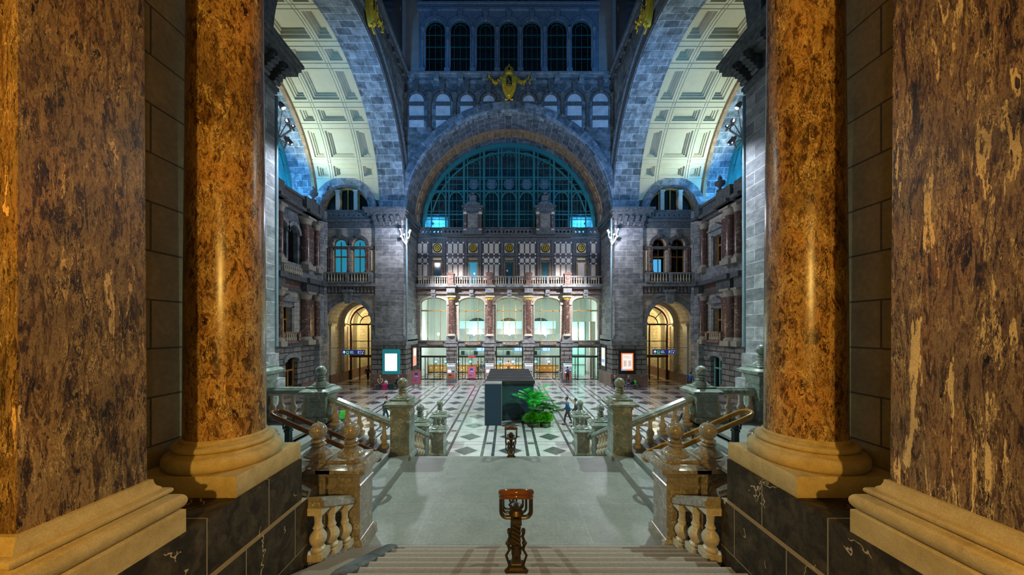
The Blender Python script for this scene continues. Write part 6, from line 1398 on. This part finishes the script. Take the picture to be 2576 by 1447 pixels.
person('walker with a green rucksack seen between the left balusters', (-9.35, 19.2, 0), PI+.3, 'walk', 'greyc', 'jeans', pack=('grn', 'bright green rucksack on the walker behind the left balusters'))
person('dark-clothed walker crossing the floor left of the landing', (PX(969, 21.8), 21.8, 0), 1.9, 'walk', 'blk', 'teald', lean=.08)
person('walker in a blue jacket crossing the floor right of the palms', (PX(1428, 21.5), 21.5, 0), -1.8, 'walk', 'bluec', 'greyc', lean=.05)
person('walker in a grey jacket just right of the blue-jacketed one', (PX(1450, 21.0), 21.0, 0), -1.7, 'walk', 'greyc', 'greyc', lean=.05)
person('person in dark clothes behind the right sloping balustrade', (9.55, 18.6, 0), -1.2, 'walk', 'blk', 'greyc')
person('dark figure walking inside the left passage', (PX(925, 39.6), 39.6, 0), PI, 'walk', 'blk', 'blk', 'hair')
# ------------------------------------------------------------------ ticket hall furniture
t_ = thing('ticket_counter', 'long golden wood ticket counter inside the bright hall', 'counter', (-2, 47.5, 0))
mb = MB(); mb.box(-11.1, 6.9, 47.4, 48.0, .12, 1.02); mb.build('wooden_front', 'counter', t_, world=True); MB().box(-11.1, 6.95, 47.3, 48.1, 1.02, 1.08).build('worktop', 'counter', t_, world=True); MB().box(-11.1, 6.9, 47.5, 48, 0, .12).build('toe_kick', 'black', t_, world=True)
mb = MB()
for k in range(24): mb.cb(-10.8+k*.75, 47.39, .68, .16, .02, .2)
mb.build('number_plates', 'white', t_, world=True); o_ = bpy.context.scene
mo = None
for k, x_ in enumerate((-10.2, -8.8, -7.0, -5.3, -3.2, -1.2, .6, 2.2, 3.8, 5.6)):
    lab = '%s dark monitor from the left on the ticket counter' % ['first', 'second', 'third', 'fourth', 'fifth', 'sixth', 'seventh', 'eighth', 'ninth', 'tenth'][k]
    if mo is None:
        mo = thing('monitor', lab, 'monitor', (x_, 47.8, 1.08), 0, 'monitors on the ticket counter'); MB().cb(0, 0, .42, .62, .06, .42).build('screen_case', 'dframe', mo); mb = MB(); mb.cb(0, .03, .12, .08, .06, .24); mb.cb(0, 0, .01, .3, .2, .02); mb.build('stand', 'dframe', mo)
        MB().cb(0, -.035, .42, .5, .01, .3).build('picture', 'scrt', mo)
    else: dup(mo, (x_, 47.8, 1.08), 0, lab)
hs = None
for k, v in enumerate((1209, 1303.5, 1374)):
    lab = 'hanging blue departure screen, %s of the three' % ('left', 'middle', 'right')[k]
    if hs is None:
        hs = thing('departure_screen', lab, 'screen', (PX(v, 44), 44, PZ(878, 44)), 0, 'hanging departure screens'); MB().cb(0, 0, 0, 1.15, .08, .62).build('case', 'scrb', hs); mb = MB()
        for i in range(5): mb.cb(-.15, -.05, .16-i*.09, .6, .01, .05); mb.cb(.35, -.05, .16-i*.09, .25, .01, .05)
        mb.build('timetable_lines', 'scrw', hs); mb = MB(); mb.tube([(0, 0, .3), (0, 0, 1.85)], .02, 6); mb.build('drop_rod', 'grey', hs)
    else: dup(hs, (PX(v, 44), 44, PZ(878, 44)), 0, lab)
pn = None
for k in range(-2, 3):
    lab = 'bright white globe pendant lamp in the ticket hall, %s of the five' % ['leftmost', 'second from the left', 'middle', 'second from the right', 'rightmost'][k+2]
    if pn is None:
        pn = thing('pendant_lamp', lab, 'lamp', (k*4.54+.1, 43.6, 5.4), 0, 'white pendant lamps in the ticket hall'); mb = MB(); mb.ball(0, 0, 0, .17, 12); mb.build('globe', 'pendant', pn); MB().tube([(0, 0, .15), (0, 0, 5.5)], .012, 5).build('cable', 'grey', pn)
    else: dup(pn, (k*4.54+.1, 43.6, 5.4), 0, lab)
sh_ = thing('wall_shelving', 'mint-framed shelving with boxes on the back wall of the ticket hall', 'shelving', (-1, 49.6, 0)); mb = MB()
for x_ in (-9.0, -7.6, -5.6, -3.4, -.8, .6, 3.2, 4.6): mb.cb(x_, 49.5, 3.0, .1, .2, 4.0)
for z_ in (2.3, 3.3, 4.2): mb.cb(-2.2, 49.5, z_, 13.8, .25, .06)
mb.build('mint_frame', 'green_door', sh_, world=True); mb = MB(); random.seed(4)
for x_ in (-8.6, -6.6, -4.6, -2.4, -.2, 2.2, 4.0): mb.cb(x_+random.uniform(-.2, .2), 49.45, 2.62, random.uniform(.4, .8), .4, .55)
mb.build('dark_office_machines', 'dframe', sh_, world=True); mb = MB()
for x_ in (-7.9, -1.5, .1, 3.4): mb.cb(x_, 49.5, 3.8, .9, .2, .6)
mb.build('brown_box_files', 'doorw', sh_, world=True)
